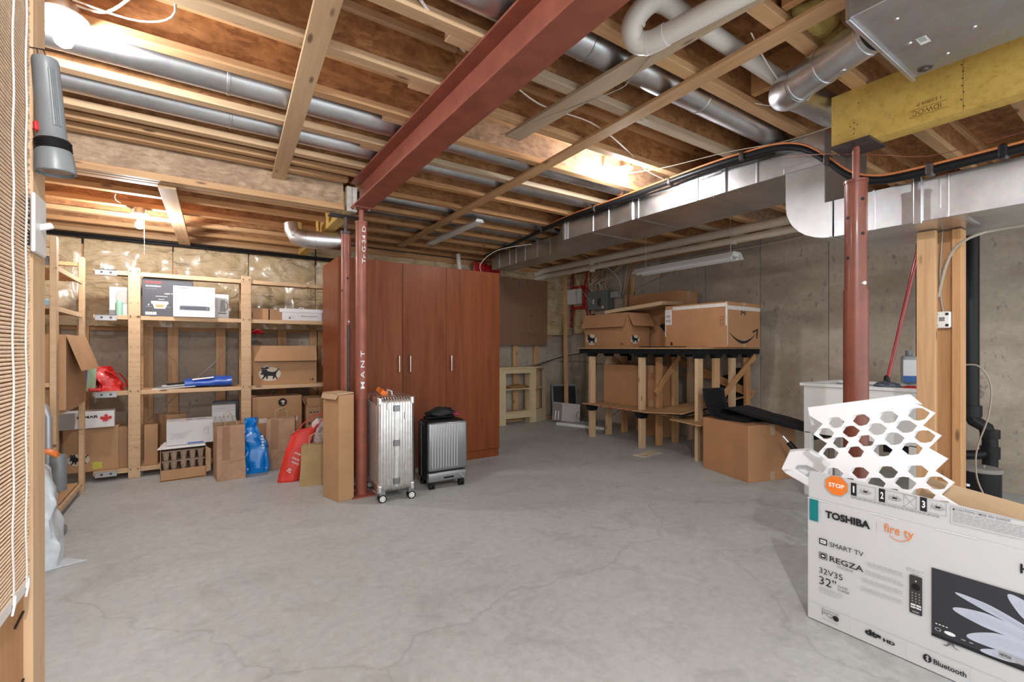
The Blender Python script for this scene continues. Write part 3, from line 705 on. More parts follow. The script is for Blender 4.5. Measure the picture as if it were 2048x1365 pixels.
# ================================================================ CARTONS
def carton(name, label, w, d, h, loc, rz=0, mat=CARD, group=None, open_=False, flaps=(), tape=True, cat='box', tilt=None, seam=True):
    e = emp(name, loc, rz, label, cat, group, tilt)
    if open_:
        m = MB(); t = .004
        m.bx(-w/2, w/2, -d/2, d/2, 0, t); m.bx(-w/2, w/2, -d/2, -d/2+t, t, h); m.bx(-w/2, w/2, d/2-t, d/2, t, h)
        m.bx(-w/2, -w/2+t, -d/2+t, d/2-t, t, h); m.bx(w/2-t, w/2, -d/2+t, d/2-t, t, h)
        m.build('body', mat, e)
        for side, ln, ang in flaps:
            a = math.radians(ang); u, z = ln*math.sin(a), ln*math.cos(a)
            if side == 'f': q = [(-w/2+.003, -d/2, h), (w/2-.003, -d/2, h), (w/2-.006, -d/2-u, h+z), (-w/2+.006, -d/2-u, h+z)]
            if side == 'b': q = [(-w/2+.003, d/2, h), (w/2-.003, d/2, h), (w/2-.006, d/2+u, h+z), (-w/2+.006, d/2+u, h+z)]
            if side == 'l': q = [(-w/2, -d/2+.003, h), (-w/2, d/2-.003, h), (-w/2-u, d/2-.006, h+z), (-w/2-u, -d/2+.006, h+z)]
            if side == 'r': q = [(w/2, -d/2+.003, h), (w/2, d/2-.003, h), (w/2+u, d/2-.006, h+z), (w/2+u, -d/2+.006, h+z)]
            n = (Vector(q[1])-Vector(q[0])).cross(Vector(q[3])-Vector(q[0])).normalized()*.004
            MB().prism(q, n).build('flap', mat, e)
    else:
        MB().bx(-w/2, w/2, -d/2, d/2, 0, h).build('body', mat, e, bevel=.004, seg=2)
        if seam and mat in (CARD, CARD_D, CARD_L, CARD_B):
            MB().bx(-w/2+.004, w/2-.004, -.0015, .0015, h, h+.0006).build('lid_seam', CARD_D, e)
        if tape and mat in (CARD, CARD_D, CARD_L, CARD_B):
            MB().bx(-w/2-.0006, w/2+.0006, -.025, .025, h-.0001, h+.0009).build('tape', TAPE, e)
            for s_ in (-1, 1): MB().bx(s_*(w/2+.0007)-.0004, s_*(w/2+.0007)+.0004, -.025, .025, h-.09, h).build('tape', TAPE, e)
            for s_ in (-1, 1): MB().bx(s_*(w/2+.0007)-.0004, s_*(w/2+.0007)+.0004, -.025, .025, .002, .08).build('tape', TAPE, e)
    e['w'], e['d'], e['h'] = w, d, h
    return e
def front(e): return Face(e, (-e['w']/2, -e['d']/2, 0), (1, 0, 0), (0, 0, 1), .0014)
def right(e): return Face(e, (e['w']/2, -e['d']/2, 0), (0, 1, 0), (0, 0, 1), .0014)
def left(e): return Face(e, (-e['w']/2, e['d']/2, 0), (0, -1, 0), (0, 0, 1), .0014)
def top(e): return Face(e, (-e['w']/2, -e['d']/2, e['h']), (1, 0, 0), (0, 1, 0), .0012)
OVAL = plain('pale_oval_print', (.66, .58, .47), .7)
CAT = [(-.46,.28),(-.43,.42),(-.36,.36),(-.28,.36),(-.20,.43),(-.17,.28),(-.12,.18),(.05,.13),(.20,.12),(.32,.17),(.50,.34),(.52,.29),(.36,.08),(.33,-.05),(.36,-.18),(.44,-.30),(.36,-.31),(.27,-.18),(.22,-.31),(.15,-.31),(.17,-.12),(.02,-.12),(-.10,-.12),(-.12,-.30),(-.20,-.30),(-.20,-.14),(-.28,-.22),(-.38,-.32),(-.43,-.26),(-.33,-.14),(-.36,-.02),(-.46,-.05),(-.50,.05),(-.42,.10),(-.46,.18)]
def catlogo(f, cx, cy, s_, oval=True):
    if oval: f.disc(cx, cy, s_*.60, OVAL, 32, s_*.42)
    f.poly([(cx+x*s_, cy+y*s_) for x, y in CAT], BLACK, h=.0003)
    f.rect(cx-.41*s_, cy+.25*s_, cx-.36*s_, cy+.28*s_, OVAL, h=.0005); f.rect(cx-.28*s_, cy+.25*s_, cx-.23*s_, cy+.28*s_, OVAL, h=.0005)
def barcode(f, x, y, w, h_, mat=BLACK, n=14):
    k = x
    while k < x+w:
        t = R.choice((.0025, .004, .0015)); f.rect(k, y, min(k+t, x+w), y+h_, mat, h=.0004); k += t+R.choice((.002, .004))
def squig(f, x, y, w, n, lh, mat=GREYI, t=.0022, frac=(.7, 1)):
    """rows of print too small to read: short dashes like words"""
    for r_ in range(n):
        k = x; end = x+w*R.uniform(*frac)
        while k < end:
            l_ = R.uniform(.006, .018); f.rect(k, y-r_*lh, min(k+l_, end), y-r_*lh+t, mat); k += l_+.003

# ---- shelving: two units joined at the left corner
def ivar():
    u = emp('wooden_shelving', (0, 5.28, 0), 0, 'pine shelving unit along the back wall full of boxes and bags', 'shelves')
    H = 1.865
    for i, x in enumerate((-.483, .380, 1.215)):
        for y in (.0, .27):
            MB().bx(x-.043 if i < 2 else x-.035, x+.043 if i < 2 else x+.035, y, y+.03, 0, H).build('post', PINE_L if y == 0 else PINE, u, bevel=.003)
        for z in (.05, .9, 1.8): MB().bx(x-.02, x+.02, .03, .27, z, z+.03).build('rung', PINE, u, bevel=.002)
        hb = MB()
        for k in range(14):
            for dx in (-.026, .026): hb.cyl((x+dx, -.0008, .12+k*.13), (x+dx, .004, .12+k*.13), .0035, n=6)
        tag(hb.build('peg_holes', NAIL, u), kind='stuff')
        for z in (.08, .77, 1.435, 1.83):
            for dx in (-.026, .026): MB().cyl((x+dx, -.004, z), (x+dx, .001, z), .006, n=8).build('bolt', steel_d, u)
    for z in (.09, .775, 1.44, 1.83):
        for x0, x1 in ((-.44, .337), (.423, 1.18)):
            for k in range(4): MB().bx(x0, x1, .032+k*.068, .032+k*.068+.060, z-.018, z).build('slat', PINE, u, bevel=.002)
            MB().bx(x0, x1, .014, .030, z-.038, z).build('shelf_edge', PINE_L, u, bevel=.002)
        x0, x1 = -.76, -.526
        for k in range(4): MB().bx(x0, x1, .032+k*.068, .032+k*.068+.060, z-.018, z).build('slat', PINE, u, bevel=.002)
        MB().bx(x0, x1, .014, .030, z-.038, z).build('shelf_edge', PINE_L, u, bevel=.002)
    for x0, x1 in ((-.42, .36), (.44, 1.15)):
        MB().tube([(x0, .305, .45), (x1, .305, 1.25)], .0022, 6).build('cross_brace', GALV, u)
        MB().tube([(x0, .309, 1.25), (x1, .309, .45)], .0022, 6).build('cross_brace', GALV, u)
    for z in (.06, .745, 1.41, 1.80):
        b_ = MB(); b_.bx(-.745, -.60, -.012, -.004, z-.02, z+.03).bx(-.745, -.60, -.03, -.008, z+.028, z+.03)
        b_.build('corner_bracket', GALV_D, u, bevel=.001)
        for x in (-.70, -.64): MB().cyl((x, -.018, z+.005), (x, -.011, z+.005), .009, n=8).build('bolt', steel_d, u)
    u2 = emp('wooden_shelving', (-1.30, 4.14, 0), 0, 'pine shelving unit along the left wall meeting the corner', 'shelves')
    for y in (0, .85):
        for x in (.0, .50):
            MB().bx(x, x+.032, y-.043+.02, y+.043, 0, H+.01).build('post', PINE_L, u2, bevel=.003)
        for z in (.05, .9, 1.8): MB().bx(.032, .50, y-.02, y+.02, z, z+.03).build('rung', PINE, u2, bevel=.002)
    for z in (.09, .740, 1.425, 1.69):
        for k in range(7):
            x = .035+k*.068; MB().bx(x, x+.060, .045, .805, z-.018, z).build('slat', PINE, u2, bevel=.002)
        MB().bx(.512, .528, .045, .805, z-.034, z).build('shelf_edge', PINE_L, u2, bevel=.002)
    return u
ivar()
# ---- things on the shelves (front plane y = 5.28)
SY = 5.30
DARKB = plain('dark_grey_print', (.055, .055, .065), .35)
e = carton('appliance_box', 'dark grey microwave carton with a food picture on upper shelf', .38, .24, .345, (-.245, SY+.15, 1.441), 0, DARKB)
f = front(e); f.text('SHARP', .025, .300, .12, .020, plain('bright_red_ink', (.62, .03, .03), .5), .03); f.text('KM-MW240S-W', .028, .268, .11, .014, INK_W, .02)
squig(f, .03, .25, .10, 1, .01, LGREYI); f.text('NEW TV', .165, .205, .07, .011, INK_W, .03); squig(f, .10, .182, .12, 1, .01, INK_W, .005)
f.poly([(.068, .14), (.19, .14), (.195, .118), (.185, .112), (.168, .072), (.09, .072), (.078, .112), (.066, .118)], INK_W)
f.poly([(.095, .108), (.165, .108), (.152, .082), (.105, .082)], plain('orange_food_print', (.75, .32, .12), .6), h=.0003)
f.poly([(.042, .105), (.055, .115), (.05, .095)], INK_W); f.rect(.025, .014, .105, .040, INK_W); barcode(f, .032, .018, .06, .018, GREYI)
squig(f, .12, .155, .05, 1, .01, INK_W, .004); f.rect(.03, .086, .07, .089, LGREYI); f.rect(.17, .086, .21, .089, LGREYI); f.done()
BOXW = plain('glossy_white_print', (.80, .80, .80), .3)
e = carton('player_box', 'white disc player carton leaning before the dark microwave carton', .325, .07, .285, (-.042, SY+.0, 1.441), 0, BOXW)
f = front(e); f.text('TOSHIBA', .02, .262, .085, .011, REDI, .03); squig(f, .235, .262, .06, 1, .01, GREYI); squig(f, .02, .228, .10, 1, .01, LGREYI); f.text('SD-420J', .015, .200, .10, .018, GREYI, .0)
f.poly([(.004, .145), (.06, .152), (.16, .162), (.32, .162), (.32, .10), (.28, .055), (.05, .055), (.004, .075)], plain('silver_swoosh', (.60, .61, .66), .4))
f.poly([(.05, .10), (.065, .106), (.24, .104), (.28, .097)], GREYI, h=.0003); f.rect(.05, .064, .28, .098, plain('navy_print', (.03, .035, .06), .3), h=.0004); f.text('TOSHIBA', .058, .070, .025, .005, LGREYI, .02, h=.0007); f.disc(.262, .08, .009, GREYI, 12, h=.0007); f.done()
e = carton('kettle_box', 'white kettle carton partly behind the disc player carton', .21, .12, .245, (.135, SY+.20, 1.441), 0, WHITE)
f = front(e); f.poly([(.14, .19), (.175, .19), (.185, .07), (.13, .07)], LGREYI); f.line(.178, .175, .20, .15, .008, GREYI); f.line(.20, .15, .195, .10, .008, GREYI); f.line(.195, .10, .18, .09, .008, GREYI); f.rect(.12, .05, .19, .062, GREYI); f.done()
e = carton('thermostat_box', 'white carton printed with a round dial at the shelf end by the post', .21, .12, .25, (-.555, SY+.10, 1.441), 0, plain('dull_white_print', (.62, .60, .58), .5), tape=False)
f = front(e); f.disc(.10, .16, .06, LGREYI, 28); f.disc(.10, .16, .052, plain('dial_print', (.45, .42, .39), .5), 28, h=.0004); f.rect(.0, .0, .06, .045, GREYI); f.done()
tag(MB().lathe([(.001, 0), (.024, 0), (.025, .01), (.025, .115), (.018, .12), (.018, .13), (.001, .13)], (-.59, SY+.03, 1.441), 24).build('mint_canister', plain('mint_print', (.33, .58, .45), .4), None, smooth=35), 'small mint green canister beside the dial carton', 'canister')
e = carton('shoe_box', 'white lidded shoe box on the upper right shelf', .41, .22, .09, (.905, SY+.14, 1.441), math.radians(-6), plain('grey_white_card', (.66, .65, .66), .6), tape=False)
MB().bx(-.21, .21, -.115, .115, .085, .125).build('lid', plain('shoe_lid', (.72, .71, .72), .6), e, bevel=.003)
f = front(e); f.text('Always waterproof', .20, .04, .16, .016, BLACK, .01); f.poly([(.08, .02), (.095, .045), (.10, .02)], BLACK); squig(f, .11, .045, .035, 3, .012); f.done()
MB().tube([(-.03, 0, .125), (-.01, .0, .145), (.02, .01, .145), (.04, 0, .126)], .005, 8).build('ribbon', WHITE, e, smooth=60)
carton('small_carton', 'small plain brown carton left of the shoe box', .14, .18, .115, (.515, SY+.14, 1.441), 0, CARD)
carton('small_carton', 'small brown carton touching the shoe box on its left', .13, .16, .112, (.66, SY+.13, 1.441), 0, CARD_D, tape=False)
# middle shelf
e = carton('moving_carton', 'open brown carton with cat logo and number 14 on the pine shelving', .60, .24, .40, (.745, SY+.165, .776), 0, CARD, open_=True, flaps=(('f', .165, 161),))
f = front(e); catlogo(f, .15, .11, .17); f.text('14', .535, .028, .035, .026, BLACK, .02); f.rect(.095, .165, .14, .20, LGREYI); f.done()
# folded blue bag with papers
BLUE = plain('blue_plastic', (.02, .11, .55), .25, coat=.3, vary=.2, vs=9, bump=.3)
b_ = MB()
def blob(x0, x1, y0, y1, z0, h0, h1, seed, amp=.02):
    def fn(u, v):
        a = PI*v*2; x = x0+(x1-x0)*u; hh = (h0+(h1-h0)*u)
        yy = (y0+y1)/2+(y1-y0)/2*math.copysign(abs(math.cos(a))**.5, math.cos(a)); zz = z0+hh/2+hh/2*math.copysign(abs(math.sin(a))**.6, math.sin(a))
        n_ = noise.noise(Vector((x*8+seed, yy*10, zz*12)))*amp
        return (x, yy, max(z0+.001, zz+n_))
    return fn
bb = tag(MB().grid(26, 24, lambda u, v: blob(-.12, .26, SY, SY+.2, .776, .075, .115, 4)(u, 1-v), wrap=False).build('plastic_bag', BLUE, None, smooth=180), 'folded royal blue plastic bag lying on the middle shelf', 'bag')
bb2 = MB().grid(10, 10, lambda u, v: (-.06+.17*u, SY-.004+.04*v-.0, .845+.018*u+.012*math.sin(v*3)+.004)).build('white_print', INK_W, bb, smooth=180)
p_ = emp('magazine_stack', (-.25, SY+.10, .776), 0, 'fan of grey magazines sliding out of the blue bag', 'papers')
for k in range(4): MB().box((.05+.02*k, -.02+.02*k, .008+.011*k), (.33-.03*k, .16, .007), (0, -.06, .05*k)).build('magazine', (WHITE, plain('grey_cover', (.32, .30, .28), .5), WHITE, BLK_P)[k], p_)
# red tote on the left bay + blue bit
REDF = plain('red_woven_plastic', (.60, .018, .015), .45, coat=.1, vary=.15, vs=12, bump=.35)
def softbag(name, label, rings, mat, seed=0, amp=.02, loc=(0,0,0), rz=0, cat='bag', n=32, cap=True, sq=.45):
    """rings: (z, cx, cy, rx, ry)"""
    e = emp(name, loc, rz, label, cat)
    NV = 28
    def fn(u, v):
        t_ = v*(len(rings)-1); i = min(int(t_), len(rings)-2); k = t_-i; k = k*k*(3-2*k)
        z, cx, cy, rx, ry = [a+(b-a)*k for a, b in zip(rings[i], rings[i+1])]
        an = 2*PI*u; cx_ = math.copysign(abs(math.cos(an))**sq, math.cos(an)); sy_ = math.copysign(abs(math.sin(an))**sq, math.sin(an))
        n_ = noise.noise(Vector((math.cos(an)*1.6+seed, math.sin(an)*1.6, z*9)))*amp + noise.noise(Vector((math.cos(an)*4+seed, math.sin(an)*4, z*16)))*amp*.45
        wv = min(1, v*6)
        return (cx+cx_*(rx+n_*wv), cy+sy_*(ry+n_*wv), z)
    m = MB().grid(n, NV, fn, wrap=True)
    if cap:
        m.f.append(tuple(range(n)))
    m.build('body', mat, e, smooth=60, solid=0)
    return e
e = softbag('tote_bag', 'bright red slumped tote bag on the left shelf bay', [(0, 0, 0, .095, .07), (.05, 0, 0, .09, .07), (.11, -.03, .01, .07, .055), (.17, -.06, .02, .05, .035), (.215, -.05, .02, .03, .015)], REDF, 3, .045, (-.66, SY+.11, .776))
MB().tube([(-.03, -.03, .18), (.04, -.05, .14), (.09, -.05, .06), (.11, -.02, .03)], .010, 8, flat=.4).build('strap', REDF, e, smooth=60)
MB().tube([(.0, -.03, .16), (.06, .02, .15), (.105, .03, .08), (.12, 0, .02)], .010, 8, flat=.4).build('strap', REDF, e, smooth=60)
softbag('plastic_bag', 'crumpled blue bag behind the red slumped tote', [(0, 0, 0, .05, .05), (.06, 0, 0, .05, .05), (.15, 0, .02, .03, .03), (.17, 0, .02, .01, .01)], BLUE, 9, .02, (-.83, SY+.20, .776))
tag(MB().box((-.745, SY+.0, .792), (.09, .03, .028), (0, .1, .3)).build('glove', REDF, None, bevel=.01, seg=2), 'small red item lying before the crumpled blue bag', 'fabric')
# lower shelf left bay
e = carton('oil_filter_box', 'long white carton with a red maple leaf on lower shelf', .42, .22, .135, (-.83, SY+.04, .475), math.radians(4), plain('white_carton_print', (.70, .69, .68), .5), tape=False)
f = front(e); f.rect(0, 0, .17, .135, plain('grey_band_print', (.36, .33, .30), .6)); f.text('FEMAR', .185, .085, .13, .022, BLACK, .03, h=.0004); f.poly([(.178, .095), (.195, .104), (.195, .086)], REDI, h=.0004)
LEAF = [(0,-.5),(.03,-.2),(.28,-.25),(.22,-.12),(.5,.08),(.42,.12),(.46,.28),(.30,.25),(.27,.32),(.12,.18),(.16,.45),(.07,.40),(0,.58),(-.07,.40),(-.16,.45),(-.12,.18),(-.27,.32),(-.30,.25),(-.46,.28),(-.42,.12),(-.5,.08),(-.22,-.12),(-.28,-.25),(-.03,-.2)]
f.poly([(.365+x*.085, .07+y*.085) for x, y in LEAF], REDI, h=.0005); f.text('42', .375, .052, .018, .014, INK_W, .03, h=.0008); squig(f, .02, .02, .06, 2, .015); f.done()
e = carton('moving_carton', 'brown carton with cat logo and yellow sticker under maple leaf carton', .36, .24, .38, (-.775, SY+.145, .091), 0, CARD, tape=False)
f = front(e); catlogo(f, .10, .11, .12); f.rect(.19, .02, .25, .075, plain('yellow_sticker', (.60, .55, .08), .5)); squig(f, .195, .06, .05, 3, .014, BLACK); f.frame(.27, .07, .335, .15, .0015, CARD_D); f.frame(.29, .11, .315, .14, .002, GREYI); f.done()
carton('tall_carton', 'tall brown carton right of the cat-logo carton low on shelf', .11, .22, .36, (-.555, SY+.15, .091), 0, CARD_D)
carton('tall_carton', 'narrow pale carton just right of the wide shelf post', .10, .20, .36, (-.37, SY+.13, .091), 0, CARD)
e = carton('tall_carton', 'tilted open brown carton with silver sticker beside narrow pale carton', .16, .20, .44, (-.23, SY+.16, .091), math.radians(28), CARD_D)
f = front(e); f.poly([(.04, .20), (.09, .24), (.12, .33), (.07, .29)], LGREYI); f.poly([(.055, .22), (.08, .24), (.105, .31), (.075, .28)], GREYI, h=.0003); f.done()
tag(MB().tube([(-.20, SY+.03, .28), (-.20, SY+.03, .50)], .017, 14).build('grey_cylinder', plain('blue_grey_plastic', (.18, .21, .23), .4), None, smooth=50), 'blue-grey tube handle between tilted carton and white printer carton', 'tube')

# ---- tray box + white carton on top (in front of shelving)
e = carton('tray_carton', 'open-fronted carton holding moulded pulp trays on the floor', .33, .26, .285, (-.125, 5.13-.02, 0), math.radians(3), CARD, open_=True)
for ch in list(e.children): bpy.data.objects.remove(ch)
m = MB(); t = .005; w_, d_, h_ = .33, .26, .285
m.bx(-w_/2, w_/2, -d_/2, d_/2, 0, t).bx(-w_/2, w_/2, d_/2-t, d_/2, 0, h_).bx(-w_/2, -w_/2+t, -d_/2, d_/2, 0, h_).bx(w_/2-t, w_/2, -d_/2, d_/2, 0, h_).bx(-w_/2, w_/2, -d_/2-.0, -d_/2+t, .012, .10)
m.build('body', CARD, e)
MB().prism([(-w_/2-.02, -d_/2-.03, h_+.0), (w_/2-.01, -d_/2-.03, h_), (w_/2+.01, d_/2, h_+.01), (-w_/2+.03, d_/2, h_+.01)], (0, 0, .006)).build('lid', WHITE, e)
MB().prism([(w_/2, -d_/2, .04), (w_/2, -d_/2, .27), (w_/2+.03, -d_/2-.03, .25), (w_/2+.03, -d_/2-.03, .06)], (.003, .003, 0)).build('flap', CARD_L, e)
PULP = plain('moulded_pulp', (.36, .26, .19), .95, vary=.15, vs=25, bump=.5)
for lvl, z in ((0, .10), (1, .185)):
    tr = MB().bx(-w_/2+.01, w_/2-.01, -d_/2+.02, d_/2-.02, z+.062, z+.072); tr = tr.build('pulp_tray', PULP, e, bevel=.002)
    for k, x in enumerate((-.125, -.07, .0, .065, .125)):
        MB().cyl((x, -d_/2+.05, z-.02), (x, -d_/2+.05, z+.062), .017, .027, n=12).build('cup', PULP, tr, smooth=40)
e = carton('printer_carton', 'white printed carton resting on top of the pulp-tray carton', .345, .26, .20, (-.075, 5.16, .298), math.radians(2), plain('cool_white_card', (.62, .61, .62), .55), tape=False, seam=False)
f = front(e); 
for k in range(9): f.line(.05+.013*k, .07+.012*math.sin(k), .06+.016*k, .088+.006*k, .0015, GREYI)
squig(f, .03, .10, .12, 4, .014, GREYI); f.frame(.27, .08, .31, .12, .0015, GREYI); squig(f, .27, .14, .05, 2, .012); f.rect(.15, .004, .27, .016, BLUEI); f.done()
f = top(e)
for x, y, a_, b_ in ((.02, .15, .06, .02), (.14, .12, .05, .05), (.22, .14, .08, .03)): f.rect(x, y, x+a_, y+b_, GREYI)
f.done()
e = carton('white_carton', 'white carton with pictogram rows behind the first paper bag', .20, .14, .26, (.195, SY+.14, .335), 0, plain('cool_white_card_b', (.60, .59, .61), .55), tape=False, seam=False)
f = front(e)
for k in range(5): f.disc(.03+.035*k, .14, .009, LGREYI, 12); squig(f, .02+.035*k, .12, .022, 1, .01, LGREYI)
f.rect(0, .2, .2, .202, GREYI); squig(f, .02, .22, .1, 1, .01); f.done()
carton('dark_carton', 'dark blue carton top edge behind the pictogram carton', .22, .10, .255, (.22, SY+.25, .36), 0, plain('dark_blue_card', (.05, .07, .09), .5), tape=False, seam=False)
carton('plain_carton', 'brown carton on the lowest shelf under pictogram carton', .40, .20, .24, (.17, SY+.16, .091), 0, CARD_D, tape=False)
e = carton('storage_carton', 'big brown carton with round black logo on lowest shelf', .46, .25, .565, (.665, SY+.145, .091), 0, CARD, tape=False)
f = front(e); f.disc(.275, .50, .042, BLACK, 36); f.poly([(.262, .478), (.275, .488), (.272, .50), (.262, .503), (.259, .516), (.285, .520), (.298, .512), (.292, .498), (.282, .495), (.296, .478), (.285, .476), (.276, .488), (.27, .474)], OVAL, h=.0004)
f.text('ROLL COMPANY', .225, .436, .10, .010, GREYI, 0); f.text('Quantity 1', .235, .418, .08, .013, BLACK, .01); f.rect(.0, .555, .46, .560, TAPE); f.rect(.06, .30, .42, .345, TAPE_W); f.done()
e = carton('coffee_maker_carton', 'open brown carton with black capital lettering behind the paper bags', .24, .24, .44, (1.055, SY+.12, .091), 0, CARD, open_=True, flaps=(('f', .09, 4), ('l', .09, 25), ('b', .09, 10)))
f = front(e); f.text('KEURIG', .02, .245, .19, .032, BLACK, .035); squig(f, .02, .30, .18, 1, .012, GREYI, .004)
for k in range(3): f.frame(.03+.033*k, .33, .058+.033*k, .39, .0012, GREYI); f.rect(.037+.033*k, .37, .052+.033*k, .383, BLACK)
f.frame(.026, .325, .132, .395, .0015, GREYI); squig(f, .19, .38, .03, 3, .014); f.done()
tag(MB().bx(1.14, 1.18, SY+.24, SY+.27, .95, 1.14).build('white_canister', WHITE_P, None, bevel=.008, seg=2), 'white plastic piece against the last shelf post', 'plastic')
tag(MB().grid(8, 6, lambda u, v: (.44+.12*u, SY+.2+.03*v, 1.30+.05*math.sin(PI*u)*(1-v)+.0)).build('red_cloth', REDT, None, smooth=180, solid=.004), 'dark red cloth tucked under the upper right shelf', 'cloth')
# left unit: open carton and odds
e = carton('hanging_carton', 'tall open brown carton standing on the left shelving unit', .50, .64, .50, (-.985, 4.515, .741), 0, CARD, open_=True, flaps=(('r', .255, 162),))
f = front(e); f.rect(.2, .22, .32, .223, CARD_D); f.rect(.38, .22, .48, .223, CARD_D); f.done()
for ch in e.children:
    if ch.name.startswith('flap') and False: pass
tag(MB().box((-.95, 4.35, 1.455), (.22, .14, .05), (0, 0, .3)).build('folded_towel', plain('pale_blue_towel', (.30, .48, .58), .9), None, bevel=.018, seg=3), 'pale blue folded cloth on the left upper shelf', 'cloth')
tag(MB().lathe([(.001, 0), (.05, 0), (.055, .01), (.055, .07), (.045, .09), (.001, .09)], (-.88, 4.45, 1.692), 20, ).build('grey_appliance', plain('dark_grey_plastic', (.12, .11, .11), .4), None, smooth=35), 'dark round appliance on top of left shelving', 'appliance')
tag(MB().box((-.96, 4.36, 1.74), (.12, .12, .09)).build('white_pack', WHITE, None, bevel=.01, seg=2), 'small white pack on top of left shelving', 'pack')
# green pack sticking out below the flap
tag(MB().box((-.775, SY+.035, .886), (.06, .02, .215), (0, .06, 0)).build('green_pack', plain('pale_green_pack', (.38, .50, .34), .4), None, bevel=.003), 'pale green pack standing left of the red slumped tote', 'pack')

# ================================================================ LEFT FOREGROUND
def lt(x, y, z): return (x, y, z)
ps = emp('partition_framing', (-.30, 1.2, 0), 0, 'pine stud framing at the left edge carrying switch and flashlight', 'wall framing')
def vstud(x0, x1, y0, y1, mat, nm='stud'):
    L = 2.69; o = MB().bx(-L/2, L/2, -(y1-y0)/2, (y1-y0)/2, -(x1-x0)/2, (x1-x0)/2).build(nm, mat, ps, bevel=.002)
    M = Matrix(((0,0,1),(0,1,0),(-1,0,0))).to_4x4(); M.translation = Vector(((x0+x1)/2+.30, (y0+y1)/2-1.2, L/2)); o.matrix_local = M
    return o
vstud(-.36, -.271, 1.275, 1.362, PINE_L); vstud(-.365, -.283, 1.10, 1.272, PINE_O); vstud(-.365, -.285, .3, 1.09, PINE_O)
sl = MB()
for k in range(20): sl.box((.0185, .04, .12+k*.13), (.003, .05, .004), (.15, 0, 0))
tag(sl.build('bark_slits', NAIL, ps), kind='stuff')
# light switch on the stud face
s = emp('light_switch', (-.271, 1.302, 1.394), 0, 'white wall switch plate with toggle on the left stud', 'switch')
MB().bx(0, .007, -.045, .035, -.058, .058).build('plate', WHITE_P, s, bevel=.003, seg=2)
MB().box((.014, -.005, .0), (.022, .010, .012), (0, -.35, 0)).build('toggle', WHITE_P, s, bevel=.002)
MB().bx(-.03, 0, -.05, -.045, -.05, .05).build('box', BLK_P, s)
# flashlight hanging from a nail
GREYP = plain('grey_plastic', (.20, .22, .23), .38, vary=.08, vs=20)
f = emp('flashlight', (-.239, 1.275, 1.508), 0, 'grey flashlight hanging head down on the left stud', 'flashlight')
f.rotation_euler = (0, math.radians(-4), 0); f.scale = (.87, .87, .88)
MB().lathe([(.001, .242), (.022, .242), (.0235, .236), (.0235, .225), (.025, .07), (.030, .062)], n=32).build('barrel', GREYP, f, smooth=35)
g_ = MB()
for k in range(4):
    a = -1.2+k*.16; g_.tube([(.0245*math.cos(a), .0245*math.sin(a), .09), (.0235*math.cos(a), .0235*math.sin(a), .215)], .0022, 6)
g_.build('grip_ribs', GREYP, f, smooth=60)
MB().lathe([(.028, .062)]+[(.031+.0018*(k % 2), .060-.0028*k) for k in range(8)]+[(.028, .038)], n=32).build('rubber_ring', BLK_P, f, smooth=25)
MB().lathe([(.030, .040), (.0335, .030), (.036, -.005), (.036, -.010), (.033, -.012), (.031, -.006), (.001, -.004)], n=36).build('head', GREYP, f, smooth=35)
MB().lathe([(.001, -.0055), (.029, -.0075), (.001, -.0080)], n=30).build('lens', plain('lens', (.30, .22, .20), .1, coat=1), f, smooth=60)
MB().box((-.022, -.014, .085), (.010, .012, .022)).build('button', REDI, f, bevel=.003)
MB().tube([(-.01, .0, .242), (-.012, .0, .262), (-.002, .0, .264), (.004, 0, .243)], .0012, 6).build('hanging_wire', NAIL, f)
MB().tube([(-.03, .0, .262), (.035, -.004, .262)], .0012, 6).build('nail', NAIL, f)
# bamboo blind
BAM = plain('bamboo_stick', (.86, .66, .47), .55, vary=.12, vs=60)
BAM_L = plain('white_cord', (.74, .70, .66), .7)
bl = emp('bamboo_blind', (-.268, .9, .70), 0, 'bamboo stick blind hanging at the extreme left edge', 'blind')
st = MB(); zz = .02
while zz < 1.75:
    ye = .332+R.uniform(-.006, .008)+.018*math.sin(zz*2.2)*0; sag = R.uniform(-.002, .002)
    st.add([(.0, -.3, zz+sag), (.0016, -.3, zz+.0022), (.0, -.3, zz+.0048+sag), (-.002, -.3, zz+.002), (.0, ye, zz), (.0016, ye, zz+.0022), (0, ye, zz+.0048), (-.002, ye, zz+.002)],
           [(0,1,5,4),(1,2,6,5),(2,3,7,6),(3,0,4,7),(4,5,6,7),(0,3,2,1)])
    zz += .0068
tag(st.build('sticks', BAM, bl), kind='stuff')
for y in (.232, .304, .1, -.05):
    MB().tube([(.0035, y+.0035*math.sin(z*37), z) for z in [0.01+.02*i for i in range(87)]], .0016, 5).build('cord', BAM_L, bl, smooth=60)
MB().bx(-.004, .002, -.3, .338, .0, .022).build('bottom_rail', BAM_L, bl, bevel=.002)
for y in (.225, .30): MB().tube([(.004, y, -.004), (.006, y+.004, .012), (.005, y+.012, .024), (.003, y+.006, .03)], .0018, 6).build('cord_loop', WHITE, bl, smooth=60)

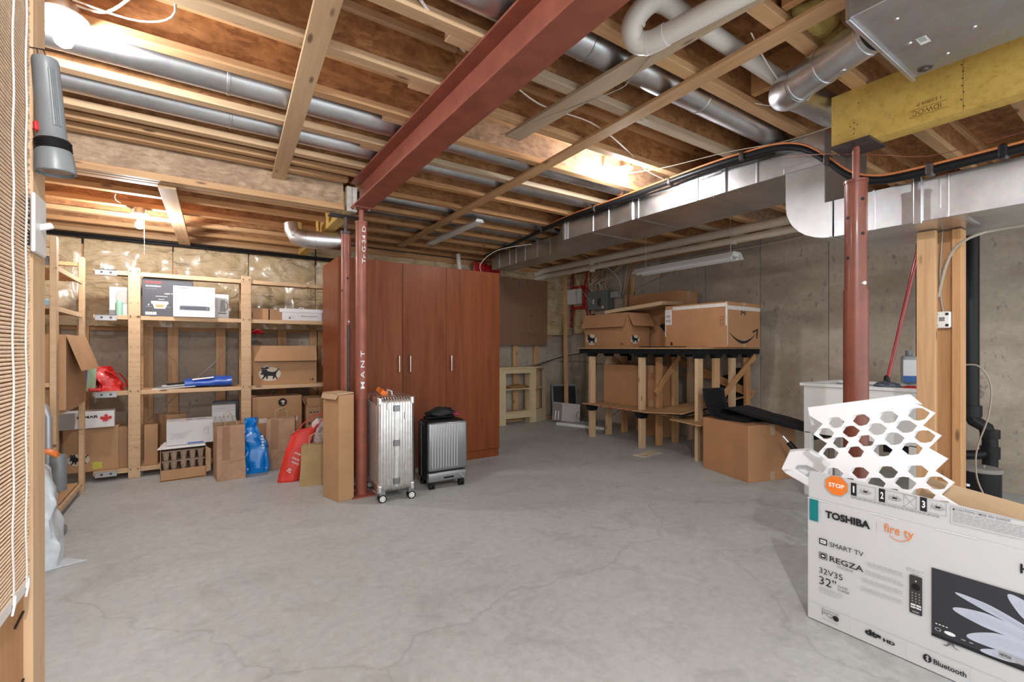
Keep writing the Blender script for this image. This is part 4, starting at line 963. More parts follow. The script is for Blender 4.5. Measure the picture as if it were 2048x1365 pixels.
# white woven bag, orange piece, vacuum behind the stud
WOV = plain('white_woven_plastic', (.62, .68, .72), .35, coat=.3, vary=.08, vs=40, bump=.35)
e = softbag('sack', 'white woven plastic sack slumped on floor behind left stud', [(0, 0, 0, .10, .09), (.10, .0, 0, .10, .09), (.26, -.01, .0, .085, .08), (.36, -.01, 0, .08, .075), (.50, -.02, 0, .06, .06), (.56, -.04, 0, .035, .035)], WOV, 5, .03, (-.715, 3.42, 0))
MB().prism([(.05, -.10, .002), (.21, -.05, .002), (.10, .04, .004)], (0, 0, .004)).build('corner', WOV, e)
tag(MB().grid(8, 6, lambda u, v: (-.74+.10*u, 3.45+.05*v, .56+.03*math.sin(PI*u)+.01*v)).build('orange_glove', ORANGE, None, smooth=180, solid=.012), 'orange rag on top of the white woven sack', 'cloth')
SILV = plain('silver_plastic', (.48, .50, .54), .3, .3)
e = emp('vacuum_cleaner', (-.80, 3.84, 0), 0, 'grey upright appliance with curved rim behind the woven sack', 'appliance')
MB().prism([(-.12, 0, .05), (.02, 0, .05), (.04, 0, .30), (.04, 0, .72), (.025, 0, .79), (-.02, 0, .84), (-.12, 0, .86)], (0, .16, 0)).build('body', plain('smoked_plastic', (.36, .30, .25), .25, coat=.4), e, bevel=.01, seg=2)
MB().tube([(-.12, -.005, .875), (-.03, -.005, .855), (.03, -.005, .81), (.05, -.005, .74), (.05, -.005, .35)], .014, 10).build('rim', SILV, e, smooth=60)
MB().lathe([(.001, .0), (.035, .0), (.037, .01), (.037, .20), (.03, .215), (.001, .215)], (.10, -.03, .30), 24).build('canister', GREYP, e, smooth=35)
MB().tube([(.08, -.02, .02), (.08, -.02, .30)], .012, 10).build('pole', SILV, e, smooth=50)
MB().bx(-.12, .11, -.06, .14, 0, .05).build('base', GREYP, e, bevel=.01)

# ================================================================ FLOOR ITEMS, CENTRE
e = carton('tall_narrow_carton', 'tall narrow upright cardboard carton before the chalk-marked column', .125, .235, .80, (.885, 3.72, 0), math.radians(16), CARD, tape=False, seam=False)
MB().prism([(-.07, -.12, .800), (.062, -.118, .806), (.07, .118, .804), (-.063, .115, .80)], (-.004, 0, .010)).build('flap', CARD_L, e)
MB().prism([(-.066, -.118, .80), (-.066, .112, .80), (-.083, .10, .765), (-.083, -.108, .765)], (-.003, 0, .003)).build('flap', CARD_L, e)

def paperbag(name, label, w_, d_, h_, loc, rz, mat, lean=(0, 0), handles=True, open_w=.9, group=None):
    e = emp(name, loc, rz, label, 'bag', group); lx, ly = lean
    def ring(z, k, jit):
        cx, cy = lx*z/h_, ly*z/h_; a, b_ = w_/2*(1-(1-open_w)*k*.3), d_/2*(1-(1-open_w)*k)
        pts = [(-a, -b_), (-a*.33, -b_*1.02), (a*.33, -b_*1.0), (a, -b_), (a-.10*w_*k*.4, 0), (a, b_), (0, b_), (-a, b_), (-a+.10*w_*k*.4, 0)]
        return [(x+cx+R.uniform(-jit, jit), y+cy+R.uniform(-jit, jit), z) for x, y in pts]
    m = MB(); zs = [0, .02, h_*.22, h_*.42, h_*.62, h_*.82, h_]; rings = [ring(z, z/h_, .0 if z in (0,) else .0035) for z in zs]
    for r_ in rings: m.v += r_
    n = 9
    for k in range(len(zs)-1):
        for i in range(n): j = (i+1) % n; m.f.append((k*n+i, k*n+j, (k+1)*n+j, (k+1)*n+i))
    m.f.append(tuple(reversed(range(n))))
    m.build('body', mat, e, solid=.002)
    hs = plain('kraft_fold_shade', (.34, .19, .115), .8) if 'kraft_fold_shade' not in bpy.data.materials else bpy.data.materials['kraft_fold_shade']
    if mat is KRAFT:
        yb_ = lambda z: -d_/2*(1-(1-open_w)*z/h_)-.006+ly*z/h_
        MB().prism([(-w_*.32, yb_(.18), .18), (-w_*.05, yb_(.18), .18), (-w_*.05, yb_(h_), h_-.01), (-w_*.30, yb_(h_), h_-.01)], (0, -.001, 0)).build('crease_shade', hs, e)  # flat darker strip, the shade of a fold put into the colour
        MB().tube([(-w_*.48, yb_(.005)+.001, .006), (-w_*.05, yb_(.16)+.001, .15), (w_*.48, yb_(.17)+.001, .17)], .0022, 5).build('fold_line', hs, e)
    if handles:
        tw = plain('twisted_cord', (.52, .40, .24), .8)
        for s_ in (-1, 1):
            yb = s_*d_/2*open_w+ly; xa = w_*.22
            MB().tube([(lx-xa, yb, h_-.04), (lx-xa*.95, yb*.95, h_+.02), (lx-xa*.7+.01*s_, yb*.9, h_+.075), (lx+.0+.01*s_, yb*.9, h_+.095), (lx+xa*.7, yb*.9, h_+.07), (lx+xa*.95, yb*.95, h_+.02), (lx+xa, yb, h_-.04)], .0035, 6).build('handle', tw, e, smooth=60)
    f_ = Face(e, (-w_/2, -d_/2, 0), (1, 0, 0), (0, 0, 1), .004)
    return e
paperbag('paper_bag', 'brown paper bag with twisted handles left of the blue bag', .215, .29, .475, (.215, 4.88, 0), math.radians(5), KRAFT, (.0, .0))
BLUE2 = plain('bright_blue_plastic', (.0, .21, .68), .28, coat=.3, vary=.12, vs=9, bump=.25)
e = softbag('shopping_bag', 'bright blue plastic shopping bag between two brown paper bags', [(0, 0, 0, .095, .075), (.05, 0, 0, .105, .08), (.22, .0, 0, .09, .06), (.33, -.03, .01, .07, .045), (.42, -.055, .01, .05, .035), (.50, -.045, .01, .055, .035)], BLUE2, 1, .03, (.44, 4.93, 0), math.radians(-6))
for k in range(5): MB().box((.045+.002*k, -.085+.003*k, .34-.028*k), (.020, .004, .016), (.2, .5, .2)).build('white_letter', INK_W, e)
paperbag('paper_bag', 'brown paper bag standing right of the bright blue bag', .25, .15, .475, (.65, 5.02, 0), math.radians(-12), KRAFT, (.01, .02))
e = emp('tote_bag', (.66, 4.45, 0), math.radians(-8), 'red tote bag with white writing leaning against kraft bag', 'bag')
mm = MB()
def tote(u, v):
    h_ = .47; z = v*h_*(.9+.1*math.cos(2*PI*u)); a = 2*PI*u; w_, d_ = .085, .075
    x = math.copysign(abs(math.cos(a))**.5, math.cos(a))*w_*(1+.15*v); y = math.copysign(abs(math.sin(a))**.6, math.sin(a))*d_*(1-.25*v)
    n_ = noise.noise(Vector((math.cos(a)*2, math.sin(a)*2, z*7)))*.012
    return (x+n_+z*.30-.02, y+n_+z*.12, z)
mm.grid(30, 24, tote, wrap=True); mm.build('body', plain('red_tote', (.68, .035, .022), .5, vary=.08, vs=8, bump=.12), e, smooth=60, solid=.003)
REDF2 = plain('red_strap', (.55, .02, .02), .5)
MB().tube([(.04, -.03, .42), (.10, -.02, .49), (.19, -.01, .555), (.26, .0, .555), (.27, .03, .47)], .013, 8, flat=.3).build('strap', REDF2, e, smooth=60)
MB().tube([(.16, -.04, .36), (.20, -.03, .45), (.27, -.02, .53), (.32, .0, .52)], .013, 8, flat=.3).build('strap', REDF2, e, smooth=60)
f_ = Face(e, (-.085, -.083, .0), (1, .0, .0), (.30, .11, 1), .006)
f_.text('Joe Japan,', .035, .25, .09, .022, INK_W, .02, rot=-.45); f_.text('Enjoy', .03, .205, .07, .022, INK_W, .01, rot=-.45); f_.text('history', .035, .17, .07, .022, INK_W, .01, rot=-.45); f_.text('FL', .02, .10, .04, .03, INK_W, .02, rot=-.5); f_.done()
softbag('tissue_bundle', 'pale pink tissue bundle inside the red tote', [(0, 0, 0, .06, .05), (.10, 0, 0, .07, .05), (.17, .0, 0, .05, .035), (.21, 0, 0, .015, .01)], plain('pale_pink_tissue', (.74, .62, .62), .7, bump=.4, vs=20), 8, .02, (.905, 4.50, .30))
tag(MB().box((.70, 4.41, .06), (.10, .01, .12), (0, -.25, -.1)).build('leaflet', plain('pink_leaflet', (.74, .66, .66), .6), None), 'pinkish leaflet standing between red tote and kraft bag', 'papers')
paperbag('paper_bag', 'yellowish kraft gift bag behind the tall narrow carton', .22, .10, .335, (.80, 4.20, 0), math.radians(-14), KRAFT_Y, (.01, .03), True, .8)

# ---- ribbed silver suitcase
AL = plain('brushed_aluminium', (.72, .70, .68), .30, 1, vary=.10, vs=30, bump=.05)
AL_D = plain('dark_aluminium', (.25, .25, .26), .32, .9)
e = emp('silver_suitcase', (1.245, 3.625, 0), math.radians(-5), 'large ribbed silver aluminium suitcase by the wardrobe', 'suitcase')
w_, d_, z0, z1 = .27, .50, .075, .785
def rrect(w2, d2, z0, z1, r, nn=5):     # outline in the y-z plane (broad face)
    out = []
    for cy, cz, a0 in ((d2-r, z1-r, 0), (-d2+r, z1-r, PI/2), (-d2+r, z0+r, PI), (d2-r, z0+r, 3*PI/2)):
        for k in range(nn+1):
            a = a0+PI/2*k/nn; out.append((cy+r*math.cos(a), cz+r*math.sin(a)))
    return out
def ribbed(w2, d2, z0, z1, r, mat, parent, nrib=14, dep=.0035):
    m = MB(); prof = []; 
    xs = []
    for k in range(nrib):
        a = -w2+.012+(2*w2-.024)*k/nrib; b_ = (2*w2-.024)/nrib
        xs += [(a+b_*.10, 0), (a+b_*.30, dep), (a+b_*.70, dep), (a+b_*.90, 0)]
    xs = [(-w2, -.014), (-w2+.005, -.004)]+xs+[(w2-.005, -.004), (w2, -.014)]
    n = None
    for x, off in xs:
        o_ = rrect(w2, d2+off, z0-off, z1+off, r+off); n = len(o_)
        m.v += [(x, y, z) for y, z in o_]
    for k in range(len(xs)-1):
        for i in range(n): j = (i+1) % n; m.f.append((k*n+i, k*n+j, (k+1)*n+j, (k+1)*n+i))
    m.f += [tuple(reversed(range(n))), tuple((len(xs)-1)*n+i for i in range(n))]
    return m.build('shell', mat, parent, smooth=30)
ribbed(w_/2, d_/2, z0, z1, .055, AL, e, 12)
sd = MB()
for k in range(13):
    y = -.205+k*.034; sd.bx(-w_/2-.003, -w_/2, y, y+.018, z0+.05, z1-.05)
tag(sd.build('side_ribs', AL, e, bevel=.0025), kind='stuff')
MB().bx(-.012, .012, -d_/2-.006, -d_/2-.002, z0+.04, z1-.04).build('frame_rail', AL, e, bevel=.001)
for z in (.155, .44, .70):
    MB().bx(-.022, .022, -d_/2-.012, -d_/2-.004, z-.022, z+.022).build('latch', AL_D, e, bevel=.003)
for x, z in ((-.065, .73-.01), (.065, .64), (-.065, .155), (.065, .25)):
    MB().bx(x-.008, x+.008, -d_/2-.010, -d_/2-.002, z-.025, z+.025).build('side_clasp', AL, e, bevel=.003)
for sx in (-1, 1):
    for sz, z in ((1, z1-.03), (-1, z0+.03)):
        MB().box((sx*(w_/2-.013), -d_/2+.006, z), (.030, .024, .06)).build('corner_guard', AL, e, bevel=.010, seg=3)
        MB().box((sx*(w_/2-.0), -d_/2+.05, z), (.008, .08, .06)).build('corner_guard', AL, e, bevel=.003, seg=2)
MB().tube([(-.0, -.12, z1+.004), (0, -.11, z1+.028), (0, .0, z1+.032), (0, .03, z1+.028), (0, .04, z1+.004)], .009, 10, flat=.6).build('handle', WHITE_P, e, smooth=60)
MB().box((-.05, .0, z1+.022), (.05, .14, .035), (.15, .5, .1)).build('luggage_tag', ORANGE, e, bevel=.002)
def wheels(e, pts, r, tm, hm, hub_label=True):
    for x, y in pts:
        h_ = MB().bx(x-.018, x+.018, y-.018, y+.018, r*1.1, z0*1.15 if r > .025 else .055).build('caster_fork', BLK_P, e, bevel=.004)
        for s_ in (-1, 1):
            wo = MB().cyl((x+s_*.008, y-.0, r), (x+s_*.022, y-.0, r), r, n=24).build('wheel', tm, e, smooth=40)
            wo.rotation_euler = (0, 0, 0)
            MB().cyl((x+s_*.0215, y, r), (x+s_*.0235, y, r), r*.68, n=16).build('hub', hm, wo, smooth=40)
wh = .030
for x, y in ((-.10, -.215), (.12, -.215), (-.10, .215), (.12, .215)):
    MB().bx(x-.022, x+.022, y-.022, y+.022, wh*1.5, .10).build('caster_fork', GREYP, e, bevel=.005)
    ww = MB().cyl((x, y-.024, wh), (x, y-.008, wh), wh, n=28).cyl((x, y+.008, wh), (x, y+.024, wh), wh, n=28).build('wheel', BLK_P, e, smooth=40)
    MB().cyl((x, y-.0255, wh), (x, y-.0235, wh), wh*.72, n=24).build('hub', WHITE_P, ww, smooth=40)
    for k in range(6):
        a = k*PI/3; MB().cyl((x+.013*math.cos(a), y-.0262, wh+.013*math.sin(a)), (x+.013*math.cos(a), y-.0252, wh+.013*math.sin(a)), .003, n=8).build('hub_hole', BLACK, ww)

# ---- smaller dark suitcase with ribbed front door
GUN = plain('gunmetal_shell', (.29, .295, .30), .30, .7, .2)
e = emp('cabin_suitcase', (1.70, 3.60, 0), math.radians(-3), 'small dark grey cabin suitcase with vertically ribbed front', 'suitcase')
MB().bx(-.175, .175, -.10, .12, .06, .555).build('shell', BLK_P, e, bevel=.035, seg=4, smooth=40)
MB().bx(-.172, .172, -.142, -.10, .15, .545).build('front_door', GUN, e, bevel=.018, seg=3, smooth=40)
MB().bx(-.172, .172, -.138, -.09, .062, .140).build('front_base', GUN, e, bevel=.014, seg=3, smooth=40)
rb = e
for k in range(10):
    x = -.145+k*.024; MB().bx(x, x+.011, -.1475, -.141, .175, .525).build('rib', plain('bright_rib', (.68, .68, .69), .3, .8) if k == 0 else bpy.data.materials['bright_rib'], e, bevel=.003)
MB().bx(-.04, .05, -.140, -.136, .085, .100).build('badge_recess', BLK_P, e, bevel=.003)
MB().tube([(.10, -.14, .11), (.14, -.15, .075)], .003, 6).build('zip_pull', GALV, e)
MB().tube([(-.18, .0, .10), (-.18, .0, .51)], .006, 8).build('zip_band', steel_d, e)
for x in (-.13, .13):
    for y in (-.10, .09):
        MB().bx(x-.018, x+.018, y-.018, y+.018, .03, .075).build('caster_fork', BLK_P, e, bevel=.004)
        MB().cyl((x-.020, y, .026), (x-.006, y, .026), .026, n=22).cyl((x+.006, y, .026), (x+.020, y, .026), .026, n=22).build('wheel', BLK_P, e, smooth=40)
MB().bx(-.13, .13, .02, .10, .555, .575).build('handle_recess', BLK_P, e, bevel=.006)
def lump(nm, c, s_, mat, seed, lab, cat, parent=None):
    def fn(u, v):
        th = 2*PI*u; ph = PI*v; n_ = 1+.45*noise.noise(Vector((math.cos(th)*2+seed, math.sin(th)*2, ph*2)))
        return (c[0]+s_[0]*n_*math.sin(ph)*math.cos(th), c[1]+s_[1]*n_*math.sin(ph)*math.sin(th), max(c[2]-s_[2]*.5, c[2]+s_[2]*n_*math.cos(ph)))
    o = MB().grid(26, 14, fn, wrap=True).build(nm, mat, parent, smooth=180)
    return tag(o, lab, cat) if lab else o
lump('black_pouch', (1.70, 3.62, .60), (.12, .08, .045), plain('black_nylon', (.02, .02, .022), .5, bump=.5, vs=25), 2, 'crumpled black pouch on top of the cabin suitcase', 'bag')
tag(MB().tube([(1.76, 3.56, .60), (1.82, 3.54, .592), (1.84, 3.55, .583)], .008, 6, flat=.5).build('pink_strap', plain('magenta', (.65, .03, .25), .5), None, smooth=60), 'magenta strap loop beside the black pouch', 'strap')
e = emp('metal_case', (1.46, 3.86, 0), math.radians(-4), 'slim metal case mostly hidden between the two suitcases', 'suitcase')
MB().bx(-.07, .07, -.12, .12, .03, .58).build('shell', AL_D, e, bevel=.02, seg=3, smooth=40)
MB().bx(-.075, .075, -.01, .01, .03, .585).build('frame_rail', AL, e, bevel=.002)
for x in (-.05, .05):
    for y in (-.09, .09): MB().cyl((x-.01, y, .018), (x+.01, y, .018), .018, n=16).build('wheel', BLK_P, e, smooth=40)
MB().tube([(0, -.04, .585), (0, -.03, .62), (0, .03, .62), (0, .04, .585)], .007, 8).build('handle', BLK_P, e, smooth=60)

# ---- wardrobe
wd = emp('wardrobe', (1.83, 4.22, 0), 0, 'tall cherry wood wardrobe with three doors and bar handles', 'wardrobe')
x0, x1 = .996-1.83, 2.66-1.83
MB().bx(x0, x1, 0, .58, .0, 1.95).build('carcass', CHERRY, wd, bevel=.001)
for a, b_, hx in ((x0, 1.583-1.83, 1.54-1.83), (1.583-1.83, 2.03-1.83, 1.648-1.83), (2.03-1.83, x1, 2.078-1.83)):
    dd = MB().bx(a+.0015, b_-.0015, -.02, -.001, .09, 1.95).build('door', CHERRY, wd, bevel=.0012)
    MB().tube([(hx, -.021, .925), (hx, -.048, .928), (hx, -.048, 1.078), (hx, -.021, 1.082)], .0065, 10).build('handle', plain('satin_chrome', (.72, .72, .72), .25, 1) if 'satin_chrome' not in bpy.data.materials else bpy.data.materials['satin_chrome'], dd, smooth=50)
MB().bx(x0+.003, x1-.02, -.008, -.0005, .0, .085).build('plinth', CHERRY, wd)

# ================================================================ BACK RIGHT CORNER
def hx_(*a): return a
pb = emp('pegboard', (3.55, 6.0-.04, 1.20), 0, 'brown pegboard on the back wall right of the wardrobe', 'pegboard')
def pegm():
    m, N, L, b = newmat('perforated_hardboard')
    v = coords(N, L, (40, 40, 40), False)
    fr = N.new('ShaderNodeVectorMath'); fr.operation = 'FRACTION'; L.new(v, fr.inputs[0])
    sb = N.new('ShaderNodeVectorMath'); sb.operation = 'SUBTRACT'; sb.inputs[1].default_value = (.5, 0, .5); L.new(fr.outputs[0], sb.inputs[0])
    mk = N.new('ShaderNodeVectorMath'); mk.operation = 'MULTIPLY'; mk.inputs[1].default_value = (1, 0, 1); L.new(sb.outputs[0], mk.inputs[0])
    ln_ = N.new('ShaderNodeVectorMath'); ln_.operation = 'LENGTH'; L.new(mk.outputs[0], ln_.inputs[0])
    c = ramp(N, L, ln_.outputs['Value'], [(.14, (.06, .03, .018)), (.2, (.26, .135, .078))])
    L.new(c, b.inputs['Base Color']); b.inputs['Roughness'].default_value = .6; return m
MB().bx(0, 1.14, 0, .006, 0, 1.04).build('board', pegm(), pb)
for x, z in ((.30, .93), (.42, .91), (.56, .93), (.38, .80), (.72, .98), (.80, .45), (.62, .18), (.74, .18), (.85, .17)):
    MB().tube([(x, -.002, z+.02), (x, -.02, z+.02), (x, -.025, z-.01), (x, -.045, z-.012), (x, -.05, z+.008)], .003, 6).build('hook', GALV, pb, smooth=60)

# yellow corner cabinet
cb = emp('corner_bookcase', (3.745, 5.80, 0), 0, 'small cream painted bookcase with angled open side shelves', 'bookcase')
H = .86
MB().bx(-.2, .04, .0, .02, 0, H-.02).build('front_stile', CREAM, cb, bevel=.002)
MB().bx(.52, .60, .0, .02, 0, H-.02).build('front_stile', CREAM, cb, bevel=.002)
for z in (H-.02,): MB().prism([(-.22, -.02, z), (.62, -.02, z), (.90, .10, z), (.90, .19, z), (-.22, .19, z)], (0, 0, .025)).build('top', CREAM, cb, bevel=.003)
MB().bx(.04, .52, .001, .019, H-.09, H-.02).build('top_rail', CREAM, cb)
MB().bx(.04, .52, .001, .019, .09, .17).build('bottom_rail', CREAM, cb)
MB().bx(.0, .04, .02, .17, 0, H-.02).build('side_panel', CREAM, cb); MB().bx(.50, .52, .02, .17, 0, H-.02).build('side_panel', CREAM, cb)
for z in (.171, .52): MB().prism([(-.2, .021, z), (.60, .02, z), (.86, .12, z), (.86, .17, z), (-.2, .17, z)], (0, 0, .018)).build('shelf', CREAM, cb)
MB().prism([(.60, .0, .0), (.885, .12, .0), (.885, .14, 0), (.60, .02, 0)], (0, 0, .17)).build('angled_rail', CREAM, cb)
MB().prism([(.845, .10, .17), (.885, .12, .17), (.885, .175, .17), (.845, .175, .17)], (0, 0, H-.19)).build('corner_post', CREAM, cb)
lump('brown_cloth', (4.05, 5.875, .556), (.19, .06, .04), plain('tan_cloth', (.30, .15, .06), .9, bump=.6, vs=18), 6, 'crumpled tan cloth on the cream bookcase shelf', 'cloth')

tag(plank('loose_stud', (4.86, 5.68, .001), (4.84, 5.70, 2.42), .038, .062, PINE, None, 0), 'freestanding pine stud in front of the back right corner', 'stud')
e = emp('leaning_screen', (4.86, 5.80, 0), math.radians(-28), 'black framed screen leaning on wall behind freestanding stud', 'frame')
e.rotation_euler = (math.radians(-14), 0, math.radians(-28))
MB().bx(-.15, .28, 0, .02, .02, .56).build('panel', BLK_P, e, bevel=.003)
for x in (-.15, .25): MB().bx(x, x+.03, -.008, 0, .02, .57).build('edge', plain('grey_frame', (.17, .18, .17), .4), e, bevel=.002)
MB().bx(-.15, .28, -.008, 0, .54, .58).build('edge', bpy.data.materials['grey_frame'], e, bevel=.002)
e = carton('leaning_carton', 'white carton tilted against the black leaning frame', .44, .03, .29, (4.74, 5.56, .004), math.radians(-28), plain('crumpled_white_card', (.52, .49, .48), .6, vary=.1, vs=5), tape=False, seam=False)
e.rotation_euler = (math.radians(-16), math.radians(6), math.radians(-28))
f_ = front(e); f_.rect(0, 0, .15, .28, plain('mauve_print', (.24, .19, .18), .6)); f_.poly([(.04, .02), (.055, .02), (.06, .15), (.045, .16)], WHITE, h=.0003); f_.poly([(.09, .02), (.105, .02), (.105, .15), (.09, .16)], WHITE, h=.0003); f_.done()
e = emp('floor_track', (4.60, 5.10, 0), math.radians(-70), 'long white slotted metal track lying below the bench', 'track')
MB().bx(-.36, .42, -.04, .04, 0, .035).build('channel', WHITE_P, e, bevel=.002)
for k in range(14): MB().bx(-.33+k*.05, -.30+k*.05, -.041, -.039, .012, .018).build('slot', GREYI, e)
e = emp('router', (4.84, 5.12, .0), math.radians(-60), 'small grey electronic unit and cord beside the white track', 'electronics')
MB().bx(-.13, .10, -.06, .06, 0, .06).build('body', GREYP, e, bevel=.006)
MB().tube([(-.13, -.02, .04), (-.2, -.05, .12), (-.17, -.04, .2), (-.22, .0, .12), (-.14, .03, .02)], .006, 6).build('cord', CABLE_D, e, smooth=60)
# breaker panel, white box, wires
GP = plain('grey_panel_enamel', (.17, .19, .18), .4)
e = emp('breaker_panel', (XR-.10, 5.33, 1.76), 0, 'grey electrical breaker panel on the concrete wall', 'electrical panel')
MB().bx(-.06, .06, -.22, .22, 0, .29).build('enclosure', GP, e, bevel=.004)
MB().bx(-.064, -.06, -.075, -.01, .05, .17).build('breaker_window', BLACK, e)
for r_ in range(6):
    for y in (-.068, -.038): MB().bx(-.072, -.062, y, y+.024, .055+r_*.019, .068+r_*.019).build('breaker', plain('breaker_grey', (.10, .10, .10), .4) if 'breaker_grey' not in bpy.data.materials else bpy.data.materials['breaker_grey'], e, bevel=.001)
MB().bx(-.062, -.06, .07, .10, .09, .17).build('paper_label', INK_W, e)
MB().bx(-.062, -.06, -.14, -.10, .01, .05).build('paper_label', INK_W, e)
e = emp('white_panel_box', (XR-.17, 5.86, 1.88), 0, 'plain white wall box beside the breaker panel', 'electrical panel')
MB().bx(-.04, .04, -.145, .145, 0, .25).build('enclosure', WHITE_P, e, bevel=.004)
MB().bx(-.043, -.04, -.135, .135, .01, .24).build('door', WHITE_P, e, bevel=.002)
e = emp('meter_box', (XR-.10, 4.99, 1.92), 0, 'small grey conduit box right of the breaker panel', 'electrical box')
MB().bx(-.05, .05, -.07, .07, 0, .09).build('enclosure', plain('light_grey_enamel', (.42, .42, .42), .4), e, bevel=.004)
wires = (CABLE, CABLE_D, plain('yellow_cable', (.50, .40, .16), .5), plain('orange_cable', (.50, .13, .04), .5), CABLE, CABLE)
for k in range(26):
    y0 = 5.14+.38*k/25; y1 = 4.95+.62*R.random(); m_ = wires[k % 6]
    pts = [(XR-.10+R.uniform(-.02, .02), y0, 2.045), (XR-.13-R.random()*.05, y0+R.uniform(-.05, .05), 2.13+R.random()*.06), (XR-.09-R.random()*.05, (y0+y1)/2-.15*R.random(), 2.26), (XR-.06, y1-.18, 2.43)]
    cable('panel_wire', pts, .0055, m_, 'wiring cable fanning up from the breaker panel to the ceiling')['group'] = 'cables above the breaker panel'
for k, (y, z0) in enumerate(((4.83, 1.75), (4.72, 1.80))):
    tag(plank('stub_stud', (XR-.03, y, z0), (XR-.03, y, 2.20), .04, .05, PINE, None, PI/2), ('left stub of pine stud right of the breaker panel', 'right stub of pine stud right of the breaker panel')[k], 'stud')
for k in range(4): cable('panel_wire', [(XR-.06, 4.90-k*.03, 1.95), (XR-.10, 4.82-k*.02, 2.05), (XR-.07, 4.78-.03*k, 2.42)], .005, wires[k], 'cable stapled over the pine stubs beside breaker panel')['group'] = 'cables on the pine stubs'
cable('thin_cable', [(4.3, 4.7, 2.42), (4.7, 4.6, 2.25), (4.85, 4.55, 2.10), (5.0, 4.65, 1.95)], .004, CABLE, 'white cable hanging from pvc pipes to the stub studs')
cable('thin_cable', [(4.9, 5.55, 2.40), (4.95, 5.5, 2.15), (5.05, 5.3, 1.85)], .003, CABLE, 'thin white cable hanging in front of the white wall box')
cable('thin_cable', [(XR-.02, 4.75, 2.0), (XR-.03, 4.3, 2.12), (XR-.02, 4.0, 2.22)], .003, CABLE_D, 'dark wire rising across the concrete wall above cartons')
# conduit by the right wall top
cable('white_cable', [(XR-.03, 4.6, 2.36), (XR-.03, 3.6, 2.34), (XR-.03, 2.6, 2.33), (XR-.04, 1.9, 2.38)], .006, CABLE, 'pale cable running along top of the concrete wall')
# cables along the back corner
cable('black_cable', [(3.4, 6.02-.03, 1.03), (3.9, 5.96, .83), (4.4, 5.97, .86), (4.95, 5.95, 1.0), (5.2, 5.6, 1.08)], .010, BLK_P, 'black cable drooping behind the cream bookcase')
cable('white_cable', [(4.1, 5.97, .86), (4.6, 5.96, .95), (5.1, 5.92, 1.05), (5.25, 5.4, 1.12)], .007, CABLE, 'pale cable rising to the corner past the bookcase')
cable('black_cable', [(4.9, 5.9, .93), (5.2, 5.75, .93), (5.28, 5.3, .90)], .005, BLK_P, 'thin black cable below the wall outlet')
# outlet
e = emp('wall_outlet', (XR-.08, 5.52, 1.26), 0, 'white outlet plate on the stud left of the bench cartons', 'outlet')
MB().bx(-.01, .0, -.04, .04, -.06, .06).build('plate', WHITE_P, e, bevel=.003)
MB().bx(-.013, -.01, -.018, .018, -.035, .035).build('socket', INK_W, e, bevel=.002)
# white pvc stub and red tape over wardrobe
tag(MB().tube([(3.0, 5.83, 2.47), (3.02, 5.80, 2.22), (3.10, 5.74, 2.12), (3.16, 5.72, 2.0)], .03, 14).build('pvc_elbow', WHITE_P, None, smooth=40), 'white PVC elbow poking from insulation above the wardrobe', 'pipe')
tag(MB().grid(14, 6, lambda u, v: (3.25+.45*u, 5.84+.01*math.sin(u*30), 2.22+.16*v+.03*math.sin(u*19))).build('red_tape_patch', REDT, None, smooth=180, solid=.004), 'torn red tape patch on insulation above the wardrobe', 'tape')
cable('white_cable', [(2.9, 4.9, 2.0), (2.88, 5.0, 2.18), (3.0, 4.8, 2.34), (3.3, 4.5, 2.40)], .006, CABLE, 'white cable arching from wardrobe top to the conduit')

# ================================================================ WORKBENCH
wbn = emp('workbench', (4.70, 3.66, 0), 0, 'rough pine stud workbench with plywood top under cartons', 'workbench')
ox, oy = -4.70, -3.66
MB().bx(4.14+ox, 5.30+ox, 2.80+oy, 4.62+oy, 1.142, 1.158).build('top', PLY, wbn, bevel=.002)
MB().bx(4.16+ox, 5.30+ox, 2.83+oy, 4.60+oy, 1.085, 1.141).build('felt_apron', BLK_F, wbn)
LX = (4.19, 4.49, 4.79, 5.09)
for r_, y in enumerate((4.42, 3.60, 2.865)):
    for k, x in enumerate(LX):
        o = MB().bx(-.543, .543, -.019, .019, -.044, .044).build('leg', (PINE, PINE_L, PINE_O)[(r_+k) % 3] if k else PINE_L, wbn, bevel=.002)
        M = Matrix(((0,0,1),(0,1,0),(-1,0,0))).to_4x4(); M.translation = Vector((x+.044+ox, y+.019+oy, .543)); o.matrix_local = M
        MB().prism([(x-.03+ox, y-.012+oy, 1.085), (x+.12+ox, y-.012+oy, 1.085), (x+.095+ox, y-.012+oy, 1.045), (x-.005+ox, y-.012+oy, 1.045)], (0, .06, 0)).build('felt_pad', BLK_F, wbn)
    if r_ < 2:
        for x in LX[:1]:
            MB().prism([(x-.04+ox, y-.014+oy, .415), (x+.13+ox, y-.014+oy, .415), (x+.095+ox, y-.014+oy, .345), (x-.005+ox, y-.014+oy, .345)], (0, .07, 0)).build('felt_pad', BLK_F, wbn)
for p0, p1 in (((4.42, 3.575, .62), (4.86, 3.575, 1.05)), ((4.52, 2.84, .60), (5.22, 2.84, 1.06)), ((5.0, 3.70, 1.05), (4.55, 3.70, .75)), ((4.62, 4.50, 1.06), (4.95, 4.50, .85))):
    plank('brace', (p0[0]+ox, p0[1]+oy, p0[2]), (p1[0]+ox, p1[1]+oy, p1[2]), .02, .065, PINE_O, wbn)
plank('brace', (5.20+ox, 4.0+oy, 1.05), (5.20+ox, 2.85+oy, .62), .02, .09, PINE_O, wbn)
plank('brace', (5.19+ox, 3.75+oy, .80), (5.19+ox, 3.35+oy, .82), .02, .07, PINE_O, wbn)
